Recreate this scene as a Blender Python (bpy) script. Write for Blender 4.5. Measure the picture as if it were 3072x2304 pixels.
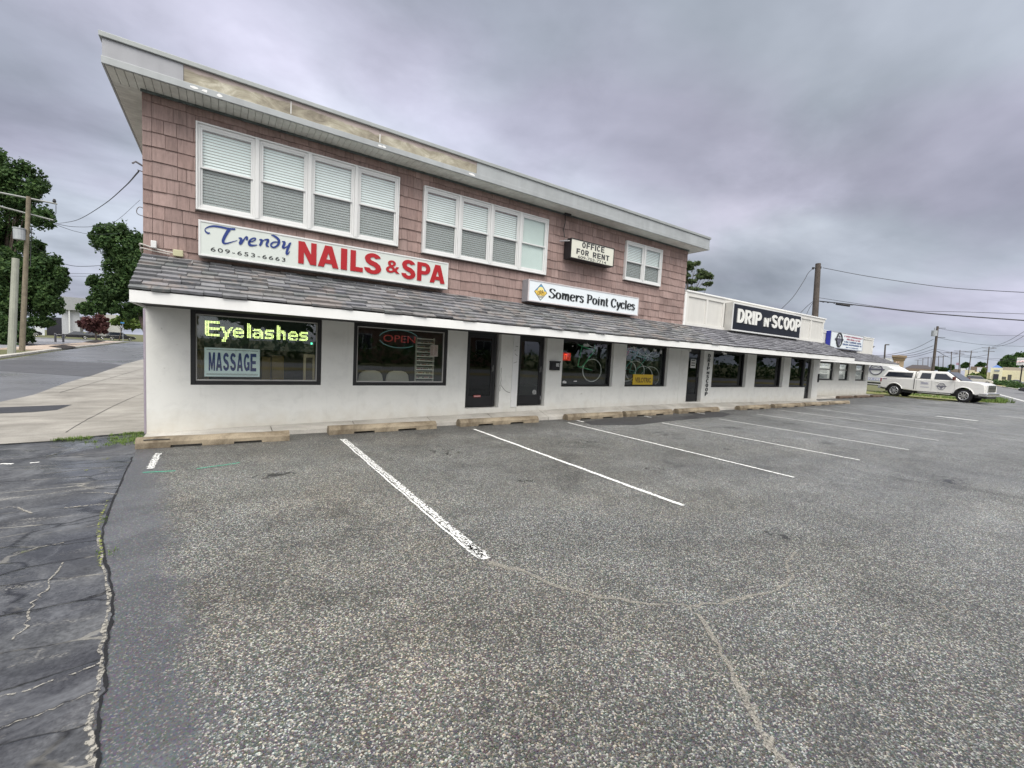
import bpy, bmesh, math, random
import numpy as np
from mathutils import Vector, Matrix
random.seed(7)
S = bpy.context.scene
for o in list(bpy.data.objects): bpy.data.objects.remove(o)
COL = S.collection
# ------------------------------------------------------------------ camera
FPX = 1287.66; HC = 1.65
def _rot(a, b, c):
    Rw = np.array([[1,0,0],[0,0,-1],[0,1,0]], float)
    ca, sa = np.cos(a), np.sin(a); Ya = np.array([[ca,-sa,0],[sa,ca,0],[0,0,1]])
    cb, sb = np.cos(b), np.sin(b); P = np.array([[1,0,0],[0,cb,-sb],[0,sb,cb]])
    cc, sc = np.cos(c), np.sin(c); Z = np.array([[cc,-sc,0],[sc,cc,0],[0,0,1]])
    return Z@P@Rw@Ya
RC = _rot(0.594588159, 0.0715748337, 0.0516675836)
CAMP = np.array([0,0,HC])
def ray(x, y): return RC.T@np.array([(x-1536)/FPX, (y-1152)/FPX, 1])
def onY(x, y, Y): v = ray(x, y); p = CAMP+v*(Y/v[1]); return float(p[0]), float(p[2])
def onZ(x, y, Z=0.0): v = ray(x, y); p = CAMP+v*((Z-HC)/v[2]); return float(p[0]), float(p[1])
def atz(x, y, z): p = CAMP+ray(x, y)*z; return Vector(p)
def YH(x): return 1015.0+(x-669)*0.0516
def col(x, z): p = CAMP+ray(x, YH(x))*z; return Vector((p[0], p[1], 0))
def hz(x, y, z): return atz(x, y, z).z
cam = bpy.data.cameras.new('camera'); co = bpy.data.objects.new('camera', cam); COL.objects.link(co)
cam.sensor_width = 36; cam.lens = 36*FPX/3072; cam.clip_end = 3000; cam.clip_start = .05
M = Matrix(((RC[0][0], -RC[1][0], -RC[2][0], 0), (RC[0][1], -RC[1][1], -RC[2][1], 0), (RC[0][2], -RC[1][2], -RC[2][2], HC), (0,0,0,1)))
co.matrix_world = M
S.camera = co
S.view_settings.view_transform = 'Standard'; S.view_settings.look = 'None'
S.view_settings.exposure = 0.84; S.view_settings.gamma = 1
# ------------------------------------------------------------------ sky and sun
SUN_EL, SUN_AZ = math.radians(57), math.radians(205)   # azimuth from +Y clockwise: behind the camera
w = bpy.data.worlds.new('World'); S.world = w; w.use_nodes = True
nt = w.node_tree; nt.nodes.clear()
def N(t, ty, **k):
    n = t.nodes.new(ty)
    for a, b in k.items():
        if a.startswith('i_'):
            n.inputs[a[2:].replace('_', ' ')].default_value = b
        else: setattr(n, a, b)
    return n
def ramp(t, fac, stops, interp='LINEAR'):
    r = t.nodes.new('ShaderNodeValToRGB'); r.color_ramp.interpolation = interp
    e = r.color_ramp.elements
    while len(e) < len(stops): e.new(.5)
    for i, (p, c) in enumerate(stops):
        e[i].position = p; e[i].color = (c[0], c[1], c[2], 1) if isinstance(c, (tuple, list)) else (c, c, c, 1)
    if fac is not None: t.links.new(fac, r.inputs[0])
    return r.outputs[0]
def math_(t, op, a, b=None, c=None, clamp=False):
    m = t.nodes.new('ShaderNodeMath'); m.operation = op; m.use_clamp = clamp
    for i, v in enumerate((a, b, c)):
        if v is None: continue
        if isinstance(v, (int, float)): m.inputs[i].default_value = v
        else: t.links.new(v, m.inputs[i])
    return m.outputs[0]
def mixc(t, f, a, b, mode='MIX'):
    m = t.nodes.new('ShaderNodeMix'); m.data_type = 'RGBA'; m.blend_type = mode
    for s, v in ((m.inputs[0], f), (m.inputs[6], a), (m.inputs[7], b)):
        if isinstance(v, (int, float)): s.default_value = v
        elif isinstance(v, (tuple, list)): s.default_value = (v[0], v[1], v[2], 1)
        else: t.links.new(v, s)
    return m.outputs[2]
tc = N(nt, 'ShaderNodeTexCoord'); sep = N(nt, 'ShaderNodeSeparateXYZ'); nt.links.new(tc.outputs['Generated'], sep.inputs[0])
zz = math_(nt, 'ADD', math_(nt, 'MAXIMUM', sep.outputs[2], 0.0), 0.22)
px = math_(nt, 'DIVIDE', sep.outputs[0], zz); py = math_(nt, 'DIVIDE', sep.outputs[1], zz)
cmb = N(nt, 'ShaderNodeCombineXYZ'); nt.links.new(px, cmb.inputs[0]); nt.links.new(py, cmb.inputs[1])
mp = N(nt, 'ShaderNodeMapping'); mp.inputs['Rotation'].default_value = (0,0,math.radians(-52)); mp.inputs['Scale'].default_value = (.80, 1.25, 1)
nt.links.new(cmb.outputs[0], mp.inputs[0])
n1 = N(nt, 'ShaderNodeTexNoise', i_Scale=.80, i_Detail=6.0, i_Roughness=.5, i_Distortion=.3); nt.links.new(mp.outputs[0], n1.inputs[0])
mp2 = N(nt, 'ShaderNodeMapping'); mp2.inputs['Location'].default_value = (4.3, 1.7, 0); nt.links.new(cmb.outputs[0], mp2.inputs[0])
n2 = N(nt, 'ShaderNodeTexNoise', i_Scale=.45, i_Detail=3.0, i_Roughness=.5); nt.links.new(mp2.outputs[0], n2.inputs[0])
n3 = N(nt, 'ShaderNodeTexNoise', i_Scale=1.3, i_Detail=2.0); nt.links.new(mp2.outputs[0], n3.inputs[0])
cl = ramp(nt, n1.outputs[0], [(.29, (.15,.162,.196)), (.42, (.228,.243,.288)), (.51, (.300,.316,.370)), (.60, (.375,.392,.455)), (.72, (.49,.507,.575))])
n4 = N(nt, 'ShaderNodeTexNoise', i_Scale=2.6, i_Detail=7.0, i_Roughness=.6, i_Distortion=.2); nt.links.new(cmb.outputs[0], n4.inputs[0]); cl = mixc(nt, 1.0, cl, ramp(nt, n4.outputs[0], [(.30, .86), (.5, 1.0), (.70, 1.13)]), 'MULTIPLY')
lo = ramp(nt, n2.outputs[0], [(.32, .72), (.5, 1.0), (.66, 1.16)])
cl = mixc(nt, 1.0, cl, lo, 'MULTIPLY')
tint = ramp(nt, n3.outputs[0], [(.38, (1.03,.985,1.04)), (.58, (.97,1.01,1.0))])
cl = mixc(nt, 1.0, cl, tint, 'MULTIPLY')
# brighter overcast on the side the sun stands behind the cloud
vd = N(nt, 'ShaderNodeVectorMath', operation='DOT_PRODUCT'); nt.links.new(tc.outputs['Generated'], vd.inputs[0])
vd.inputs[1].default_value = (math.sin(SUN_AZ)*math.cos(SUN_EL), math.cos(SUN_AZ)*math.cos(SUN_EL), math.sin(SUN_EL))
glow = ramp(nt, vd.outputs['Value'], [(.25, (1,1,1)), (.5, (1.75,1.68,1.50)), (1.0, (4.6,4.3,3.6))])
cl = mixc(nt, 1.0, cl, glow, 'MULTIPLY')
vd2 = N(nt, 'ShaderNodeVectorMath', operation='DOT_PRODUCT'); nt.links.new(tc.outputs['Generated'], vd2.inputs[0])
_q = ray(2350, 560); _q = _q/np.linalg.norm(_q); vd2.inputs[1].default_value = tuple(float(v) for v in _q)
cl = mixc(nt, 1.0, cl, ramp(nt, math_(nt, 'ADD', vd2.outputs['Value'], math_(nt, 'MULTIPLY', math_(nt, 'SUBTRACT', n4.outputs[0], .5), .12)), [(.84, 1.04), (.93, .94), (.99, .76)]), 'MULTIPLY')
sky = N(nt, 'ShaderNodeTexSky', sky_type='NISHITA'); sky.sun_disc = False; sky.sun_elevation = SUN_EL; sky.sun_rotation = SUN_AZ
b1 = N(nt, 'ShaderNodeBackground', i_Strength=.05); nt.links.new(sky.outputs[0], b1.inputs[0])
b2 = N(nt, 'ShaderNodeBackground', i_Strength=1.02); nt.links.new(cl, b2.inputs[0])
ms = N(nt, 'ShaderNodeMixShader'); ms.inputs[0].default_value = .95
nt.links.new(b1.outputs[0], ms.inputs[1]); nt.links.new(b2.outputs[0], ms.inputs[2])
wo = N(nt, 'ShaderNodeOutputWorld'); nt.links.new(ms.outputs[0], wo.inputs[0])
sl = bpy.data.lights.new('sun', 'SUN'); sl.energy = 1.5; sl.angle = math.radians(38); sl.color = (1, .955, .87)
so = bpy.data.objects.new('sun', sl); COL.objects.link(so)
dvec = Vector((math.sin(SUN_AZ)*math.cos(SUN_EL), math.cos(SUN_AZ)*math.cos(SUN_EL), math.sin(SUN_EL)))
so.rotation_euler = dvec.to_track_quat('Z', 'Y').to_euler()
# ------------------------------------------------------------------ materials
MATS = {}
def newmat(name):
    m = bpy.data.materials.new(name); m.use_nodes = True
    t = m.node_tree; t.nodes.clear()
    out = N(t, 'ShaderNodeOutputMaterial'); b = N(t, 'ShaderNodeBsdfPrincipled'); t.links.new(b.outputs[0], out.inputs[0])
    tc = N(t, 'ShaderNodeTexCoord')
    return m, t, b, tc.outputs['Object'], out
def lnk(t, v, s):
    if isinstance(v, (int, float)): s.default_value = v
    elif isinstance(v, (tuple, list)): s.default_value = (v[0], v[1], v[2], 1)
    else: t.links.new(v, s)
def noise(t, co, scale, detail=4, rough=.55, dist=0, sc=None, loc=None):
    if sc or loc:
        mp = N(t, 'ShaderNodeMapping'); mp.inputs['Scale'].default_value = sc or (1,1,1); mp.inputs['Location'].default_value = loc or (0,0,0)
        t.links.new(co, mp.inputs[0]); co = mp.outputs[0]
    n = N(t, 'ShaderNodeTexNoise', i_Scale=scale, i_Detail=float(detail), i_Roughness=rough, i_Distortion=float(dist)); t.links.new(co, n.inputs[0])
    return n.outputs[0]
def bump(t, b, h, strength=.3, dist=.01):
    n = N(t, 'ShaderNodeBump', i_Strength=strength, i_Distance=dist); t.links.new(h, n.inputs['Height']); t.links.new(n.outputs[0], b.inputs['Normal'])
def plain(name, c, rough=.6, metal=0, var=.12, scale=3, bmp=0, bscale=60, spec=.5, coat=0, isl=0.0, streak=0):
    if name in MATS: return MATS[name]
    m, t, b, co, _ = newmat(name)
    n = noise(t, co, scale, 6, .65)
    f = ramp(t, n, [(.3, 1-var), (.7, 1+var)])
    cc = mixc(t, 1.0, (c[0], c[1], c[2]), f, 'MULTIPLY')
    if streak:
        s = noise(t, co, 6, 5, .6, 0, (1, 1, .12))
        cc = mixc(t, 1.0, cc, ramp(t, s, [(.35, 1-streak), (.6, 1.0)]), 'MULTIPLY')
    if isl:
        g = N(t, 'ShaderNodeNewGeometry')
        cc = mixc(t, 1.0, cc, ramp(t, g.outputs['Random Per Island'], [(0, 1-isl), (1, 1+isl)]), 'MULTIPLY')
    lnk(t, cc, b.inputs['Base Color']); b.inputs['Roughness'].default_value = rough; b.inputs['Metallic'].default_value = metal
    b.inputs['Specular IOR Level'].default_value = spec; b.inputs['Coat Weight'].default_value = coat
    if bmp: bump(t, b, noise(t, co, bscale, 5, .6), bmp, .01)
    MATS[name] = m; return m
def emit(name, c, s):
    if name in MATS: return MATS[name]
    m, t, b, co, _ = newmat(name)
    lnk(t, c, b.inputs['Base Color']); lnk(t, c, b.inputs['Emission Color']); b.inputs['Emission Strength'].default_value = s
    MATS[name] = m; return m
def glass(name, tint=(.8,.85,.85), rough=.0, opac=.0, dark=(.01,.015,.02)):
    if name in MATS: return MATS[name]
    m = bpy.data.materials.new(name); m.use_nodes = True; t = m.node_tree; t.nodes.clear()
    out = N(t, 'ShaderNodeOutputMaterial'); tr = N(t, 'ShaderNodeBsdfTransparent'); tr.inputs[0].default_value = (*tint, 1)
    gl = N(t, 'ShaderNodeBsdfGlossy', i_Roughness=rough); gl.inputs[0].default_value = (.95,.97,1,1)
    lw = N(t, 'ShaderNodeLayerWeight', i_Blend=.5)
    tcx = N(t, 'ShaderNodeTexCoord'); bn = N(t, 'ShaderNodeBump', i_Strength=.012, i_Distance=.05)
    nn = noise(t, tcx.outputs['Object'], 1.3, 2); t.links.new(nn, bn.inputs['Height']); t.links.new(bn.outputs[0], gl.inputs['Normal'])
    f2 = math_(t, 'ADD', math_(t, 'MULTIPLY', math_(t, 'POWER', lw.outputs['Facing'], 5.0), .95), .045, clamp=True)
    base = tr.outputs[0]
    if opac:
        df = N(t, 'ShaderNodeBsdfDiffuse'); df.inputs[0].default_value = (*dark, 1)
        mx0 = N(t, 'ShaderNodeMixShader'); mx0.inputs[0].default_value = opac
        t.links.new(tr.outputs[0], mx0.inputs[1]); t.links.new(df.outputs[0], mx0.inputs[2]); base = mx0.outputs[0]
    mx = N(t, 'ShaderNodeMixShader'); t.links.new(f2, mx.inputs[0]); t.links.new(base, mx.inputs[1]); t.links.new(gl.outputs[0], mx.inputs[2])
    t.links.new(mx.outputs[0], out.inputs[0]); MATS[name] = m; return m
# ------------------------------------------------------------------ mesh helper
OFF = {}
class MB:
    def __init__(s): s.v = []; s.f = []; s.attr = None
    def add(s, vs, fs):
        b = len(s.v); s.v += [tuple(v) for v in vs]; s.f += [tuple(i+b for i in f) for f in fs]; return s
    def box(s, x0, x1, y0, y1, z0, z1, rot=None, piv=None):
        vs = [Vector(p) for p in ((x0,y0,z0),(x1,y0,z0),(x1,y1,z0),(x0,y1,z0),(x0,y0,z1),(x1,y0,z1),(x1,y1,z1),(x0,y1,z1))]
        if rot is not None: vs = [rot@(v-piv)+piv for v in vs]
        return s.add(vs, [(0,3,2,1),(4,5,6,7),(0,1,5,4),(1,2,6,5),(2,3,7,6),(3,0,4,7)])
    def hexa(s, p): # 8 pts bottom ring then top ring
        return s.add(p, [(0,3,2,1),(4,5,6,7),(0,1,5,4),(1,2,6,5),(2,3,7,6),(3,0,4,7)])
    def prism(s, poly, a, b, axis='y'):
        n = len(poly)
        def P(u, v, w): return {'y': (u, w, v), 'x': (w, u, v), 'z': (u, v, w)}[axis]
        vs = [P(u, v, a) for u, v in poly]+[P(u, v, b) for u, v in poly]
        return s.add(vs, [tuple(range(n))[::-1], tuple(range(n, 2*n))]+[(i, (i+1)%n, n+(i+1)%n, n+i) for i in range(n)])
    def tube(s, pts, r, seg=8, cap=True):
        pts = [Vector(p) for p in pts]; n = len(pts); rs = r if isinstance(r, (list, tuple)) else [r]*n
        b = len(s.v); up = None
        for i, p in enumerate(pts):
            d = (pts[min(i+1, n-1)]-pts[max(i-1, 0)]).normalized()
            if up is None: up = Vector((0,0,1)) if abs(d.z) < .9 else Vector((1,0,0))
            a = d.cross(up).normalized(); c = a.cross(d).normalized(); up = c
            for k in range(seg):
                t = 2*math.pi*k/seg; s.v.append(tuple(p+(a*math.cos(t)+c*math.sin(t))*rs[i]))
        for i in range(n-1):
            for k in range(seg):
                k2 = (k+1) % seg; s.f.append((b+i*seg+k, b+i*seg+k2, b+(i+1)*seg+k2, b+(i+1)*seg+k))
        if cap: s.f.append(tuple(b+k for k in range(seg))[::-1]); s.f.append(tuple(b+(n-1)*seg+k for k in range(seg)))
        return s
    def cyl(s, c, r, h, axis='z', seg=20, r2=None):
        c = Vector(c); d = {'x': Vector((1,0,0)), 'y': Vector((0,1,0)), 'z': Vector((0,0,1))}[axis]
        return s.tube([c-d*h/2, c+d*h/2], [r, r if r2 is None else r2], seg)
    def quad(s, a, b, c, d): return s.add([a, b, c, d], [(0,1,2,3)])
    def ring(s, c, R, r, axis='y', seg=40, k=8, a0=0, a1=2*math.pi):
        pts = []
        closed = abs(a1-a0-2*math.pi) < 1e-6
        for i in range(seg+1):
            t = a0+(a1-a0)*i/seg; u, v = math.cos(t)*R, math.sin(t)*R
            pts.append(Vector(c)+{'y': Vector((u,0,v)), 'x': Vector((0,u,v)), 'z': Vector((u,v,0))}[axis])
        return s.tube(pts, r, k, not closed)
    def build(s, name, mat, parent=None, local=False, smooth=False, bevel=0, bseg=2, loc=None):
        me = bpy.data.meshes.new(name)
        off = Vector((0,0,0))
        if parent is not None and not local: off = OFF.get(parent.name, Vector((0,0,0)))
        vs = s.v if off.length == 0 else [(v[0]-off.x, v[1]-off.y, v[2]-off.z) for v in s.v]
        me.from_pydata(vs, [], s.f); me.validate(); me.update()
        if s.attr:
            a = me.color_attributes.new('fall', 'FLOAT_COLOR', 'POINT')
            for i, q in enumerate(s.attr): a.data[i].color = (q, q, q, 1)
        bm = bmesh.new(); bm.from_mesh(me)
        if not s.attr: bmesh.ops.recalc_face_normals(bm, faces=bm.faces)
        bm.to_mesh(me); bm.free()
        for m in (mat if isinstance(mat, (list, tuple)) else [mat]): me.materials.append(m)
        if smooth:
            for p in me.polygons: p.use_smooth = True
        o = bpy.data.objects.new(name, me); COL.objects.link(o)
        if parent is not None: o.parent = parent; OFF[o.name] = off
        if bevel:
            bv = o.modifiers.new('bevel', 'BEVEL'); bv.width = bevel; bv.segments = bseg; bv.limit_method = 'ANGLE'; bv.angle_limit = math.radians(35)
            if smooth: bv.harden_normals = False
        if smooth:
            try: me.set_sharp_from_angle(angle=math.radians(38))
            except Exception: pass
        if loc is not None: o.location = loc
        return o
def tag(o, label=None, cat=None, group=None, kind=None):
    if label: o['label'] = label
    if cat: o['category'] = cat
    if group: o['group'] = group
    if kind: o['kind'] = kind
    return o
def thing(name, label, cat, loc=(0,0,0), rz=0, group=None):
    o = bpy.data.objects.new(name, None); COL.objects.link(o); o.location = loc; o.rotation_euler = (0,0,rz); o.empty_display_size = .2
    OFF[o.name] = Vector(loc); return tag(o, label, cat, group)
def kids(o): return [c for c in bpy.data.objects if c.parent == o]
def dup(root, loc, rz, label=None):
    allk = kids(root)
    r = root.copy(); COL.objects.link(r); r.location = loc; r.rotation_euler = (0,0,rz)
    if label: r['label'] = label
    for ch in allk:
        c = ch.copy(); COL.objects.link(c); c.parent = r
        for g in kids(ch):
            d = g.copy(); COL.objects.link(d); d.parent = c
    return r
def struct(name, mb, mat, label=None): o = mb.build(name, mat); o['kind'] = 'structure'; return o
def text_mb(txt, x0, x1, z0, z1, y, bold=0.0, depth=.006, extr=None, space=1.0, face=-1):
    """lettering fitted to the box x0..x1, z0..z1 in the plane Y=y, facing -Y"""
    cu = bpy.data.curves.new('t', 'FONT'); cu.body = txt; cu.size = 1; cu.offset = bold; cu.extrude = .02; cu.space_character = space; cu.resolution_u = 4
    o = bpy.data.objects.new('t', cu); COL.objects.link(o)
    bpy.context.view_layer.update()
    me = o.evaluated_get(bpy.context.evaluated_depsgraph_get()).to_mesh()
    V = [v.co.copy() for v in me.vertices]; F = [tuple(p.vertices) for p in me.polygons]
    o.evaluated_get(bpy.context.evaluated_depsgraph_get()).to_mesh_clear()
    bpy.data.objects.remove(o); bpy.data.curves.remove(cu)
    ax, bx = min(v.x for v in V), max(v.x for v in V); ay, by = min(v.y for v in V), max(v.y for v in V)
    m = MB(); d = depth
    m.add([(x0+(v.x-ax)/(bx-ax)*(x1-x0), y-(d if v.z > 0 else 0)*1.0, z0+(v.y-ay)/(by-ay)*(z1-z0)) for v in V], F)
    return m
def crom(pts, n=6):
    if len(pts) < 3: return [Vector(p) for p in pts]
    P = [Vector(p) for p in pts]; P = [P[0]*2-P[1]]+P+[P[-1]*2-P[-2]]; out = []
    for i in range(1, len(P)-2):
        for k in range(n):
            t = k/n; a, b, c, d = P[i-1], P[i], P[i+1], P[i+2]
            out.append(.5*((2*b)+(c-a)*t+(2*a-5*b+4*c-d)*t*t+(3*b-a-3*c+d)*t**3))
    out.append(P[-2]); return out
def strokes_mb(strokes, fx, y, d=.005, smooth=True, cal=None):
    """flat brush strokes (u,v) mapped by fx to (X,Z); each stroke = (points, width or widths)"""
    m = MB(); k = 0
    for pts, wd in strokes:
        P = crom([(p[0], p[1]) for p in pts]) if smooth and len(pts) > 2 else [Vector((p[0], p[1])) for p in pts]
        n = len(P)
        L = [];
        for i, p in enumerate(P):
            t = (P[min(i+1, n-1)]-P[max(i-1, 0)])
            t = t.normalized() if t.length > 0 else Vector((1,0))
            if cal: ww = cal[0]+(cal[1]-cal[0])*abs(math.sin(math.atan2(t.y, t.x)+cal[2]))**1.3
            elif isinstance(wd, (int, float)): ww = wd
            else:
                f = i/(n-1)*(len(wd)-1); a = int(min(f, len(wd)-2)); ww = wd[a]+(wd[a+1]-wd[a])*(f-a)
            nn = Vector((-t.y, t.x))*ww/2; L.append((p+nn, p-nn))
        yo = y-.0004*k; k += 1
        vs = []
        for a, b in L:
            for q in (a, b):
                X, Z = fx(q.x, q.y); vs.append((X, yo-d, Z))
        b0 = len(m.v); m.v += vs
        for i in range(n-1): m.f.append((b0+2*i, b0+2*i+1, b0+2*i+3, b0+2*i+2))
    return m
# ------------------------------------------------------------------ ground materials
def asphalt_mat():
    m, t, b, co, _ = newmat('lot_asphalt')
    v = N(t, 'ShaderNodeTexVoronoi', i_Scale=128.0); t.links.new(co, v.inputs[0])
    s = N(t, 'ShaderNodeSeparateColor'); t.links.new(v.outputs['Color'], s.inputs[0])
    stone = ramp(t, s.outputs[0], [(0, (.052,.052,.050)), (.44, (.10,.099,.096)), (.64, (.18,.177,.168)), (.82, (.34,.33,.305)), (.96, (.70,.685,.62))])
    hue = ramp(t, s.outputs[1], [(0, (1.12,.99,.86)), (.35, (1,1,1)), (1, (.93,1,1.08))])
    c = mixc(t, 1.0, stone, hue, 'MULTIPLY')
    v2 = N(t, 'ShaderNodeTexVoronoi', i_Scale=150.0); t.links.new(co, v2.inputs[0])
    c = mixc(t, .35, c, mixc(t, 1.0, v2.outputs['Color'], (.13,.13,.13), 'MULTIPLY'))
    big = noise(t, co, .22, 4, .6, .6); c = mixc(t, 1.0, c, ramp(t, big, [(.34, .80), (.5, 1.0), (.68, 1.16)]), 'MULTIPLY')
    mid = noise(t, co, 1.7, 6, .7, .4); c = mixc(t, 1.0, c, ramp(t, mid, [(.32, .76), (.5, 1.0), (.7, 1.14)]), 'MULTIPLY')
    hx = N(t, 'ShaderNodeSeparateXYZ'); t.links.new(co, hx.inputs[0]); hv = math_(t, 'ADD', math_(t, 'MULTIPLY', hx.outputs[0], .035), noise(t, co, .4, 5, .65, .5, None, (9,4,0)))
    c = mixc(t, 1.0, c, ramp(t, hv, [(.38, (1.05,1.01,.94)), (.55, (.99,1.0,.985)), (.95, (1.0,1.04,1.10))]), 'MULTIPLY')
    pt = noise(t, co, .65, 6, .72, 1.2, None, (2,8,0)); c = mixc(t, 1.0, c, ramp(t, pt, [(.36, .78), (.44, .97), (.60, 1.02), (.68, 1.18)]), 'MULTIPLY')
    # long faint tyre-polished bands running along the aisle
    st = noise(t, co, 1.0, 4, .6, .2, (.12, .8, 1)); c = mixc(t, 1.0, c, ramp(t, st, [(.35, .85), (.65, 1.1)]), 'MULTIPLY')
    # dark oil spots
    oil = noise(t, co, .9, 3, .5, 0, None, (7,3,0)); c = mixc(t, ramp(t, oil, [(.70, 0), (.76, .55)]), c, (.035,.035,.036))
    sp0 = N(t, 'ShaderNodeSeparateXYZ'); t.links.new(co, sp0.inputs[0]); kd = math_(t, 'ADD', sp0.outputs[1], math_(t, 'MULTIPLY', noise(t, co, 1.3, 5, .65, .5), 2.2))
    c = mixc(t, ramp(t, math_(t, 'MULTIPLY', math_(t, 'SUBTRACT', kd, 8.1), .5), [(.0, 0), (.6, .5)]), c, (.042,.042,.042))
    # smooth sealed strip along the old joint: x below a wavy line
    sp = N(t, 'ShaderNodeSeparateXYZ'); t.links.new(co, sp.inputs[0])
    wv = noise(t, co, 2.2, 5, .6, 0, (.15, 1, 1))
    edge = math_(t, 'ADD', math_(t, 'MULTIPLY', sp.outputs[1], -.125), .11)       # x of edge against y
    edge = math_(t, 'ADD', edge, math_(t, 'MULTIPLY', math_(t, 'SUBTRACT', wv, .5), .35))
    dd = math_(t, 'SUBTRACT', sp.outputs[0], edge)
    gr = noise(t, co, 30, 2); dd = math_(t, 'ADD', dd, math_(t, 'MULTIPLY', math_(t, 'SUBTRACT', gr, .5), .3))
    msk = ramp(t, dd, [(-.02, 1), (.20, 0)])
    seal = mixc(t, noise(t, co, 3, 5, .7), (.062,.065,.072), (.108,.112,.122))
    seal = mixc(t, ramp(t, noise(t, co, 1.1, 4, .6, .8), [(.52, 0), (.62, .5)]), seal, (.17,.178,.195))
    seal = mixc(t, ramp(t, noise(t, co, 55, 3, .7), [(.50, 0), (.62, .5)]), seal, (.025,.026,.03)); seal = mixc(t, math_(t, 'MULTIPLY', ramp(t, s.outputs[0], [(.86, 0), (.95, 1)]), .5), seal, (.34,.33,.31)); seal = mixc(t, .25, seal, mixc(t, 1.0, v2.outputs['Color'], (.16,.16,.16), 'MULTIPLY'))
    c = mixc(t, msk, c, seal)
    lnk(t, c, b.inputs['Base Color'])
    damp = ramp(t, noise(t, co, .35, 4, .6, .5, None, (3,9,0)), [(.42, .66), (.62, .46)])
    r = mixc(t, msk, damp, (.42,.42,.42)); lnk(t, r, b.inputs['Roughness'])
    h = math_(t, 'MULTIPLY', v.outputs['Distance'], math_(t, 'SUBTRACT', 1.0, msk)); bump(t, b, h, .55, .012)
    return m
def old_asphalt_mat():
    m, t, b, co, _ = newmat('old_asphalt')
    n = noise(t, co, 1.6, 8, .7, .6)
    c = ramp(t, n, [(.3, (.034,.035,.039)), (.45, (.065,.067,.073)), (.56, (.105,.108,.115)), (.68, (.18,.182,.188))])
    f = noise(t, co, 45, 3, .6); c = mixc(t, 1.0, c, ramp(t, f, [(.3, .6), (.7, 1.4)]), 'MULTIPLY')
    mp = N(t, 'ShaderNodeMapping'); mp.inputs['Scale'].default_value = (.75, 2.1, 1); mp.inputs['Rotation'].default_value = (0,0,math.radians(-14))
    t.links.new(co, mp.inputs[0])
    nz = N(t, 'ShaderNodeTexNoise', i_Scale=1.2, i_Detail=5.0); t.links.new(mp.outputs[0], nz.inputs[0])
    vm = N(t, 'ShaderNodeVectorMath', operation='MULTIPLY_ADD'); t.links.new(nz.outputs['Color'], vm.inputs[0]); vm.inputs[1].default_value = (.55,.55,0); t.links.new(mp.outputs[0], vm.inputs[2])
    v = N(t, 'ShaderNodeTexVoronoi', feature='DISTANCE_TO_EDGE', i_Scale=1.15); t.links.new(vm.outputs[0], v.inputs[0])
    sel = noise(t, co, 1.4, 4, .6, 0, None, (2,5,0))
    dark = ramp(t, v.outputs['Distance'], [(.0, 1), (.022, 0)]); c = mixc(t, dark, c, (.012,.012,.013))
    wdt = math_(t, 'MULTIPLY', v.outputs['Distance'], ramp(t, noise(t, co, 22, 4, .7), [(.3, 3.0), (.7, .55)]))
    sand = math_(t, 'MULTIPLY', ramp(t, wdt, [(.018, 1), (.034, 0)]), ramp(t, sel, [(.49, 0), (.57, .9)]))
    c = mixc(t, sand, c, mixc(t, noise(t, co, 60, 3), (.16,.15,.135), (.40,.385,.345)))
    # raveled patches showing pale stones
    rav = math_(t, 'MULTIPLY', ramp(t, noise(t, co, 2.1, 6, .75, .4, (.6,1.6,1), (8,1,0)), [(.56, 0), (.66, 1)]), ramp(t, noise(t, co, 70, 2), [(.45, 0), (.6, 1)]))
    c = mixc(t, math_(t, 'MULTIPLY', rav, .75), c, (.42,.40,.36))
    moss = math_(t, 'MULTIPLY', ramp(t, noise(t, co, 3.0, 5, .7, 0, None, (1,1,4)), [(.66, 0), (.71, 1)]), ramp(t, v.outputs['Distance'], [(.0, 1), (.09, 0)]))
    c = mixc(t, moss, c, (.20,.24,.06))
    dmp = ramp(t, noise(t, co, .75, 4, .55, .4, None, (5,2,7)), [(.42, 1.0), (.56, .62)]); c = mixc(t, 1.0, c, dmp, 'MULTIPLY')
    c = mixc(t, ramp(t, noise(t, co, 1.15, 6, .7, .8, None, (4,4,9)), [(.55, 0), (.64, .55)]), c, (.17,.175,.185))
    lnk(t, c, b.inputs['Base Color'])
    wet = ramp(t, noise(t, co, .75, 4, .55, .4, None, (5,2,7)), [(.44, .60), (.56, .16)])
    lnk(t, wet, b.inputs['Roughness'])
    hh = math_(t, 'ADD', math_(t, 'MULTIPLY', f, .25), ramp(t, v.outputs['Distance'], [(.0, 0), (.03, 1)])); bump(t, b, hh, .3, .008)
    return m
def tarmac_mat(name, c0, c1, rough=.6, sc=1.0):
    m, t, b, co, _ = newmat(name)
    c = mixc(t, noise(t, co, .5*sc, 6, .65, .5), c0, c1)
    v = N(t, 'ShaderNodeTexVoronoi', i_Scale=70.0); t.links.new(co, v.inputs[0])
    c = mixc(t, 1.0, c, ramp(t, v.outputs['Distance'], [(.1, .7), (.7, 1.25)]), 'MULTIPLY')
    lnk(t, c, b.inputs['Base Color']); lnk(t, ramp(t, noise(t, co, .3, 4), [(.4, rough), (.62, rough-.18)]), b.inputs['Roughness'])
    bump(t, b, v.outputs['Distance'], .3, .01); return m
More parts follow.
